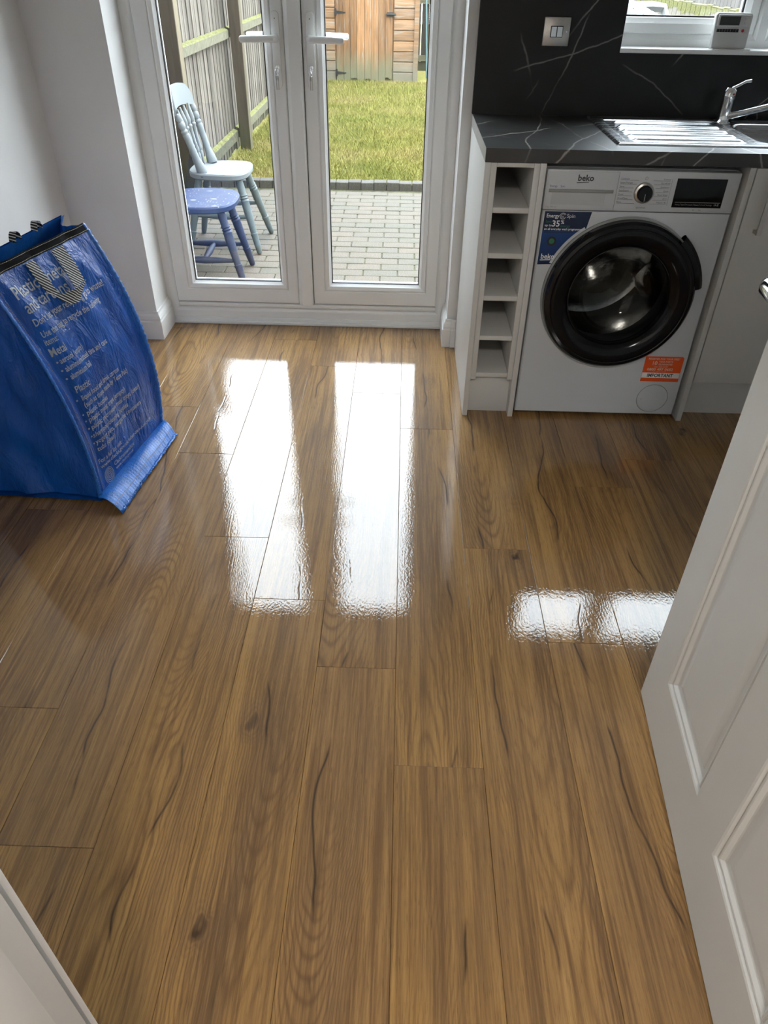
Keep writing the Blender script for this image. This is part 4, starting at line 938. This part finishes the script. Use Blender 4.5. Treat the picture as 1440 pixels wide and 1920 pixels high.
for v0 in (.614, .577, .541, .441, .374, .343, .307, .269, .234):
    mb.add([bagW(.122+0.006*math.cos(a), v0+0.004*math.sin(a), 0.0012) for a in [2*PI*i/8 for i in range(8)]], [tuple(range(8))])
for k in range(5):
    r0, r1 = 0.010+0.013*k, 0.015+0.013*k
    vs = []
    for i in range(25):
        a = 2*PI*i/24
        for r in (r0, r1): vs.append(bagW(0.165+r*0.85*math.cos(a), 0.052-0.012*(k/4)+r*0.60*math.sin(a)+0.010*(k/4), 0.0012))
    mb.add(vs, [(2*i, 2*i+1, 2*i+3, 2*i+2) for i in range(24)])
mb.build('printed_text', M['bagprint'], bg, recalc=False, kind='stuff')

# ------------------------------------------------------------------ garden: patio, edging, lawn
GZ = -0.10
pat = empty('patio', (-0.7, 4.6, GZ), 'beige concrete block paving outside the French doors', 'patio')
MB().box((-6, 3.36, GZ-0.12), (7, 6.07, GZ-0.006)).build('joint_bed', M['joint'], pat)
PVX, PVY = 0.2005, 0.1045
pmesh = MB().box((-0.0972, -0.0492, -0.05), (0.0972, 0.0492, 0)).mesh('paver', bevel=0.003, bseg=1, smooth=0.3); pmesh.materials.append(M['paver'])
far = MB(); row = 0; y = 3.39
while y+PVY < 6.08:
    off = 0.0 if row % 2 else PVX/2
    for c in range(-28, 36):
        x = -0.318+off+c*PVX; yc = y+PVY/2
        if -1.85 < x < 0.45 and yc > 3.72:
            if len(pat.children) < 290:
                o = bpy.data.objects.new('paver', pmesh); COL.objects.link(o); o.parent = pat
                o.location = Vector((x, yc, GZ+random.uniform(-0.0015, 0.0015)))-pat.location
                o.rotation_euler = (random.uniform(-.006, .006), random.uniform(-.006, .006), random.uniform(-.008, .008))
        elif -5.8 < x < 6.8: far.box((x-0.0975, yc-0.0497, GZ-0.05), (x+0.0975, yc+0.0497, GZ))
    y += PVY; row += 1
far.build('paver_field', M['paver'], pat, kind='stuff', recalc=False)
edg = empty('edging', (-0.5, 6.115, GZ), 'row of grey edging bricks between the paving and the lawn', 'edging')
emesh = MB().box((-0.0485, -0.05, -0.05), (0.0485, 0.05, 0.05)).mesh('brick', bevel=0.004, bseg=1, smooth=0.3); emesh.materials.append(M['edging'])
for c in range(-10, 22):
    o = bpy.data.objects.new('brick', emesh); COL.objects.link(o); o.parent = edg
    o.location = Vector((-0.48+c*0.1005, 6.118+random.uniform(-.003, .003), GZ+0.002+random.uniform(-.003, .003)))-edg.location; o.rotation_euler = (0, random.uniform(-.02, .02), random.uniform(-.02, .02))
GL = GZ+0.035
lawn_base = MB().box((-6, 6.17, GZ-0.12), (12, 24, GL-0.02)).build('lawn_soil', M['grass'], kind='structure')
def lawn_blades(n, x0, x1, y0, y1, hmin, hmax, wd):
    px = RNG.uniform(x0, x1, n); py = RNG.uniform(y0, y1, n); keep = py > 6.165; px, py = px[keep], py[keep]; n = len(px)
    a = RNG.uniform(0, 2*PI, n); h = RNG.uniform(hmin, hmax, n); l = RNG.uniform(0.3, 1.3, n)*h; b = RNG.uniform(0, 2*PI, n)
    z0 = np.full(n, GL-0.022); V = np.empty((n, 3, 3))
    V[:, 0] = np.stack([px-wd*np.cos(a), py-wd*np.sin(a), z0], 1); V[:, 1] = np.stack([px+wd*np.cos(a), py+wd*np.sin(a), z0], 1)
    V[:, 2] = np.stack([px+l*np.cos(b), py+l*np.sin(b), z0+h], 1)
    me = bpy.data.meshes.new('lawn_grass'); me.vertices.add(3*n); me.vertices.foreach_set('co', V.reshape(-1))
    me.loops.add(3*n); me.loops.foreach_set('vertex_index', np.arange(3*n, dtype=np.int32))
    me.polygons.add(n); me.polygons.foreach_set('loop_start', np.arange(0, 3*n, 3, dtype=np.int32)); me.update(calc_edges=True); me.validate()
    return me
lg = link_mesh('lawn_grass', lawn_blades(170000, -1.5, 1.97, 6.165, 12.08, 0.025, 0.055, 0.0035), M['grass'])
tag(lg, 'yellow green mown lawn grass stretching from the paving to the shed', 'grass', kind='stuff')

# ------------------------------------------------------------------ left fence
fen = empty('fence', (-1.55, 7.5, GZ), 'weathered grey vertical board fence with mossy rails along the left of the garden', 'fence')
FX = -1.565
bmesh_b = MB().prism([(0.0, 0.0, 0.0), (0.012, 0.0, 0.0), (0.007, 0.1085, 0.0), (0.0, 0.1085, 0.0)], (0, 0, 1.78)).mesh('board'); bmesh_b.materials.append(M['fence'])
y = 3.45
while y < 13.4:
    o = bpy.data.objects.new('board', bmesh_b); COL.objects.link(o); o.parent = fen
    o.location = Vector((FX+random.uniform(-.002, .002), y, GZ+0.02+random.uniform(-.012, .012)))-fen.location; o.rotation_euler = (random.uniform(-.004, .004), 0, 0)
    y += 0.112
Box('gap_shade_sheet', (FX-0.012, 3.45, GZ+0.03), (FX-0.002, 13.4, 1.60), M['darkfence'], fen)  # dark sheet added behind the gaps, stands for the shadow under the laps
posts = [3.42, 5.30, 7.27, 9.25, 11.2, 13.1]
for k, py in enumerate(posts):
    x0, x1 = (-1.535, -1.425) if k != 2 else (-1.50, -1.405)
    MB().box((x0, py, GZ-0.05), (x1, py+0.10, 1.72)).build('post', M['post'], fen, bevel=0.003, bseg=1)
    MB().box((x1-0.0005, py+0.006, GZ), (x1+0.0012, py+0.099, 1.715)).build('post_edge', M['post_edge'], fen)
    if k+1 < len(posts):
        for z0, z1 in ((0.018, 0.105), (0.795, 0.868), (1.50, 1.575)):
            a, b = py+0.10, posts[k+1]
            MB().prism([(FX+0.012, a, z0), (-1.512, a, z0), (-1.512, a, z1-0.016), (FX+0.012, a, z1)], (0, b-a, 0)).build('rail', M['fence_rail'], fen)
            n_ = 44
            MB().grid(lambda u, v, a=a, b=b, z1=z1: (FX+0.014+(-1.5115-FX-0.014)*v, a+(b-a)*u, z1+0.002-0.016*v+0.004*math.sin(u*97)*math.sin(u*41)-0.006*(v > 0.9)*(0.5+0.5*math.sin(u*63))), n_, 4).build('moss', M['moss'], fen, smooth=1.2, kind='stuff')

# ------------------------------------------------------------------ shed
SH = 12.10
sh = empty('shed', (-0.9, SH, GZ), 'orange timber garden shed with a vertical boarded door at the end of the lawn', 'shed')
Box('shed_wall', (-1.36, SH+0.03, GZ+0.02), (0.15, SH+1.33, 2.0), M['shed'], sh)
mb = MB().prism([(-1.38, SH-0.12, 2.0), (0.28, SH-0.12, 2.0), (0.28, SH-0.12, 2.04), (-1.38, SH-0.12, 2.04)], (0, 1.5, 0.3)); mb.build('roof', simple('roof_felt', (0.04, 0.045, 0.04), 0.9, var=0.3, vscale=20), sh)
def clad(x0, x1):
    z = GZ+0.03; k = 0
    while z < 1.96:
        h = 0.1255
        MB().prism([(x0, SH+0.03, z), (x0, SH+0.008, z), (x0, SH+0.012, z+h*0.8), (x0, SH+0.022, z+h-0.006), (x0, SH+0.03, z+h-0.006)], (x1-x0, 0, 0)).build('cladding_board', M['shed_h'], sh)
        z += h; k += 1
clad(-1.36, -1.012); clad(-0.185, 0.098)
MB().box((0.099, SH-0.012, GZ), (0.165, SH+0.03, 1.97)).build('corner_trim', M['shed_h'], sh)
sd = empty('door', (0, 0, 0)); sd.parent = sh; sd.location = Vector((-0.6, SH, GZ))-sh.location
dx = -1.0; wds = [0.105, 0.098, 0.092, 0.108, 0.095, 0.102, 0.10, 0.098]
for i, w in enumerate(wds):
    zb = GZ+0.005+(0.0 if i < 2 else random.uniform(0.0, 0.05))
    mb = MB(); n_ = 6; rag = [zb+random.uniform(0, 0.03) for _ in range(n_+1)]
    poly = [(dx+0.002+(w-0.004)*q/n_, SH-0.004, rag[q]) for q in range(n_+1)]+[(dx+w-0.002, SH-0.004, 1.85), (dx+0.002, SH-0.004, 1.85)]
    o = mb.prism(poly, (0, 0.018, 0)).build('board', M['shed'], sd, local=True); o.matrix_parent_inverse = Matrix.Translation(-Vector((-0.6, SH, GZ)))
    dx += w
for z in (0.749, 0.030, 1.5):
    mb = MB().prism([(-1.012, SH-0.006, z-0.04), (-0.985, SH-0.006, z-0.04), (-0.985, SH-0.006, z+0.045), (-1.012, SH-0.006, z+0.045)], (0, -0.006, 0)); mb.prism([(-0.985, SH-0.006, z-0.016), (-0.86, SH-0.006, z-0.004), (-0.86, SH-0.006, z+0.004), (-0.985, SH-0.006, z+0.018)], (0, -0.006, 0))
    o = mb.build('hinge', M['iron'], sd, local=True); o.matrix_parent_inverse = Matrix.Translation(-Vector((-0.6, SH, GZ)))
mb = MB().box((-0.285, SH-0.02, 0.712), (-0.19, SH-0.004, 0.758)); mb.tube([(-0.295, SH-0.028, 0.735), (-0.16, SH-0.028, 0.735)], 0.012, 8)
o = mb.build('bolt', M['iron'], sd, local=True); o.matrix_parent_inverse = Matrix.Translation(-Vector((-0.6, SH, GZ)))

# dark fence behind the shed on the right
f2 = empty('fence', (1.2, 13.6, GZ), 'dark brown gapped board fence beside the right side of the shed', 'fence')
x = 0.10
while x < 2.4:
    MB().box((x, 13.6, GZ+0.02), (x+0.112, 13.618, 1.7)).build('board', M['darkfence'], f2); x += 0.125
for z in (0.05, 0.80): MB().box((0.05, 13.56, z), (2.4, 13.6, z+0.08)).build('rail', M['fence_rail'], f2)
Box('gravel_board', (0.05, 13.59, GZ-0.05), (2.4, 13.625, 0.04), M['darkfence'], f2)
pl = MB().tube([(0.235, 12.6, 1.35), (0.275, 12.6, 0.62), (0.31, 12.55, -0.07)], 0.012, 8).build('clothes_prop', M['bluecord'], smooth=0.8); tag(pl, 'thin pale blue pole leaning in front of the dark fence', 'pole')

# right boundary seen through the kitchen window
f3 = empty('fence', (2.0, 6.8, GZ), 'low pale board fence with mossy yellow tops seen through the kitchen window', 'fence')
pm = MB().box((0, 0, 0), (0.02, 0.100, 1.20)).mesh('board', bevel=0.002, bseg=1); pm.materials.append(M['palefence'])
cm_ = MB().grid(lambda u, v: (-0.003+0.026*u, -0.001+0.102*v, 0.004+0.006*math.sin(PI*u)), 3, 3).mesh('moss_cap'); cm_.materials.append(M['moss'])
y = 3.6
while y < 13.5:
    zt = random.uniform(-0.006, 0.006)
    o = bpy.data.objects.new('board', pm); COL.objects.link(o); o.parent = f3; o.location = Vector((2.0, y, GZ+0.03+zt))-f3.location
    MBm = bpy.data.objects.new('moss_cap', cm_); COL.objects.link(MBm); MBm.parent = o; MBm.location = (0, 0, 1.20)
    mz = MB().box((-0.002, 0.001, 1.20-random.uniform(0.02, 0.07)), (0.0, 0.099, 1.2005)); mm = mz.build('moss_patch', M['moss'], o, local=True)
    y += 0.107
for z in (0.15, 0.85): MB().box((2.02, 3.6, z), (2.07, 13.6, z+0.08)).build('rail', M['fence_rail'], f3)
f4 = empty('fence', (4.6, 8.5, GZ), 'grey board fence in the next garden beyond the low pale fence', 'fence')
x = 3.6; gm = MB().box((0, 0, 0), (0.02, 0.14, 1.85)).mesh('board'); gm.materials.append(M['greyfence'])
y = 4.0
while y < 16:
    o = bpy.data.objects.new('board', gm); COL.objects.link(o); o.parent = f4; o.location = Vector((4.6, y, GZ))-f4.location; y += 0.15

# white garden seat outside the kitchen window
gc = empty('garden_bench', (1.4, 4.9, GZ+0.003), 'white garden bench with a ribbed roll cushion outside the kitchen window', 'bench')
p0, p1 = Vector((1.20, 5.05, 1.165)), Vector((1.42, 4.62, 1.045)); d_ = p1-p0
mb = MB(); pts, rads = [], []
for i in range(49):
    pts.append(p0+d_*(i/48)); rads.append(0.047+(-0.003 if i % 8 == 0 else 0.0)); 
rads[0] = rads[-1] = 0.03
mb.tube(pts, rads, 20).build('roll', M['white_out'], gc, smooth=0.6)
mb = MB()
for c_ in range(5):
    for k in range(2):
        q = p0+d_*(0.14+0.18*c_); mb.lathe([(0, 0.0), (0.005, 0.0)], Matrix.Translation(q+Vector((-0.028+0.03*k, -0.036, 0.026))) @ Vector((-0.4, -0.7, 0.6)).to_track_quat('Z', 'Y').to_matrix().to_4x4(), 8, cap=False)
mb.build('eyelet', M['ink'], gc)
def sqbar(pts, r): return MB().tube(pts, r, 4)
sqbar([(1.29, 5.02, 1.155), (1.38, 5.04, 1.158), (1.455, 5.05, 1.150), (1.47, 5.02, 1.10), (1.475, 4.95, 0.6), (1.48, 4.90, GZ+0.003)], 0.025).build('arm_frame', M['white_out'], gc)
sqbar([(1.22, 5.08, 1.12), (1.22, 5.10, 0.6), (1.22, 5.12, GZ+0.003)], 0.02).build('leg', M['white_out'], gc)
sqbar([(1.43, 4.62, 1.03), (1.44, 4.60, 0.5), (1.44, 4.58, GZ+0.003)], 0.02).build('leg', M['white_out'], gc)
mb = MB()
for i in range(9): mb.tube([(1.23+0.026*i, 5.06, 1.14-0.002*i), (1.25+0.024*i, 4.9-0.02*i, 0.55)], 0.003, 5)
for j in range(8): mb.tube([(1.23, 5.04-0.02*j, 1.10-0.06*j), (1.46, 5.0-0.02*j, 1.10-0.06*j)], 0.003, 5)
mb.build('wire_mesh', M['white_out'], gc)

# ------------------------------------------------------------------ chairs on the patio
def turned(p, q, prof, mat, name, root, seg=14):
    p, q = Vector(p), Vector(q); d = q-p; L = d.length
    Mx = Matrix.Translation(p) @ d.to_track_quat('Z', 'Y').to_matrix().to_4x4()
    return MB().lathe([(r, h*L) for r, h in prof], Mx, seg).build(name, mat, root, smooth=0.7, local=True)
LEG = [(0.011, 0), (0.016, 0.02), (0.019, 0.12), (0.0205, 0.24), (0.0225, 0.255), (0.0225, 0.27), (0.019, 0.275), (0.021, 0.40), (0.0245, 0.60), (0.0235, 0.68), (0.026, 0.69), (0.0235, 0.71), (0.0205, 0.715), (0.026, 0.73), (0.0205, 0.75), (0.025, 0.76), (0.021, 0.79), (0.023, 0.88), (0.019, 1.0)]
STR = [(0.009, 0), (0.012, 0.12), (0.018, 0.42), (0.0195, 0.5), (0.018, 0.58), (0.012, 0.88), (0.009, 1.0)]
SPN = [(0.007, 0), (0.009, 0.10), (0.013, 0.2), (0.009, 0.24), (0.013, 0.26), (0.0145, 0.30), (0.0105, 0.36), (0.013, 0.38), (0.010, 0.41), (0.012, 0.55), (0.011, 0.64), (0.016, 0.66), (0.016, 0.68), (0.011, 0.70), (0.017, 0.76), (0.014, 0.84), (0.007, 0.97), (0.006, 1.0)]
PST = [(0.030, 0), (0.032, 0.05), (0.024, 0.18), (0.0195, 0.26), (0.019, 0.62), (0.021, 0.66), (0.017, 0.68), (0.021, 0.72), (0.014, 0.75), (0.021, 0.80), (0.019, 0.86), (0.013, 0.88), (0.018, 0.92), (0.018, 0.96), (0.015, 1.0)]
def seat_mesh(pts, z0, z1, dish):
    n = len(pts); mb = MB(); cx = sum(p[0] for p in pts)/n; cy = sum(p[1] for p in pts)/n
    rings = [(0.0, z0, 0.80), (0, z0, 0.93), (0, z0+0.008, 0.99), (0, z1-0.008, 1.0), (0, z1, 0.975), (0, z1-dish*0.3, 0.8), (0, z1-dish, 0.5), (0, z1-dish, 0.2)]
    vs = [(cx+(x-cx)*s_, cy+(y-cy)*s_, z) for _, z, s_ in rings for x, y in pts]
    fs = [(j*n+i, j*n+(i+1) % n, (j+1)*n+(i+1) % n, (j+1)*n+i) for j in range(len(rings)-1) for i in range(n)]
    fs += [tuple(range(n))[::-1], tuple((len(rings)-1)*n+i for i in range(n))]
    return mb.add(vs, fs)
def superell(hx0, hx1, hy, n, p, taper=0.0):
    o = []
    for i in range(n):
        a = 2*PI*i/n; c, s_ = math.cos(a), math.sin(a)
        x = abs(c)**(2/p)*(1 if c > 0 else -1); y = abs(s_)**(2/p)*(1 if s_ > 0 else -1)
        xx = x*(hx1 if x > 0 else hx0); o.append((xx, y*hy*(1+taper*xx)))
    return o
def chair_base(root, legm, feet, tops, zt, zs):
    for (fx_, fy_), (tx2, ty2) in zip(feet, tops): turned((fx_, fy_, 0), (tx2, ty2, zt), LEG, legm, 'leg', root)
    def on(i, z): f = z/zt; return Vector((feet[i][0]+(tops[i][0]-feet[i][0])*f, feet[i][1]+(tops[i][1]-feet[i][1])*f, z))
    a, b, c, d = on(0, zs), on(2, zs), on(1, zs), on(3, zs)
    turned(a, b, STR, legm, 'stretcher', root); turned(c, d, STR, legm, 'stretcher', root)
    turned((a+b)/2, (c+d)/2, STR, legm, 'stretcher', root)
wc = empty('garden_chair', (-1.09, 4.675, GZ+0.002), 'white painted spindle back wooden chair on the paving outside the left door', 'chair')
chair_base(wc, M['whiteleg'], [(0.235, 0.205), (0.225, -0.215), (-0.21, 0.18), (-0.21, -0.18)], [(0.115, 0.115), (0.115, -0.115), (-0.115, 0.11), (-0.115, -0.11)], 0.412, 0.20)
seat_mesh(superell(0.185, 0.175, 0.19, 44, 3.2, 0.45), 0.402, 0.440, 0.006).build('seat', M['whiteseat'], wc, smooth=0.6, local=True)
for s_ in (1, -1): turned((-0.085, s_*0.135, 0.436), (-0.178, s_*0.178, 0.745), PST, M['whitechair'], 'back_post', wc)
for q in (-0.105, -0.035, 0.035, 0.105):
    turned((-0.125, q*0.8, 0.436), (-0.195+0.15*q*q*4, q*1.15, 0.760), SPN, M['whitechair'], 'spindle', wc, 12)
def crest(u, v, side):
    y_ = -0.205+0.41*u; t_ = 2*u-1
    zb = 0.740+0.022*(1-t_*t_); zt_ = 0.780+0.086*max(0, 1-abs(t_)**5.5)
    z_ = zb+(zt_-zb)*v
    return (-0.215+0.035*t_*t_-0.10*(z_-0.74)+side*0.011, y_, z_)
mb = MB(); mb.grid(lambda u, v: crest(u, v, 1), 24, 5); mb.grid(lambda u, v: crest(u, v, -1), 24, 5)
n1 = 25*6
for i in range(24):
    mb.f.append((i, i+1, n1+i+1, n1+i)); t_ = 5*25; mb.f.append((t_+i, t_+i+1, n1+t_+i+1, n1+t_+i))
for j in range(5):
    mb.f.append((j*25, (j+1)*25, n1+(j+1)*25, n1+j*25)); mb.f.append((j*25+24, (j+1)*25+24, n1+(j+1)*25+24, n1+j*25+24))
mb.build('crest_rail', M['whitechair'], wc, smooth=0.7, local=True)

st = empty('wooden_stool', (-1.085, 4.10, GZ+0.002), 'worn navy blue wooden seat splashed with white paint nearest the doors', 'stool')
chair_base(st, M['blueleg'], [(0.212, 0.155), (0.222, -0.175), (-0.20, 0.16), (-0.20, -0.16)], [(0.115, 0.105), (0.115, -0.105), (-0.115, 0.105), (-0.115, -0.105)], 0.385, 0.125)
seat_mesh(superell(0.20, 0.195, 0.205, 44, 2.9, 0.0), 0.375, 0.412, 0.004).build('seat', M['blueseat'], st, smooth=0.6, local=True)

# hall lamp fixture (behind the camera)
hl = empty('ceiling_lamp', (0.1, -0.75, 2.4), 'round ceiling lamp in the hallway behind the camera', 'lamp')
MB().lathe([(0.0, 2.399), (0.17, 2.399), (0.175, 2.38), (0.17, 2.345), (0.165, 2.345), (0.165, 2.385), (0, 2.388)], Matrix.Translation((0.1, -0.75, 0)), 32).build('lamp_ring', M['upvc'], hl, smooth=0.5)
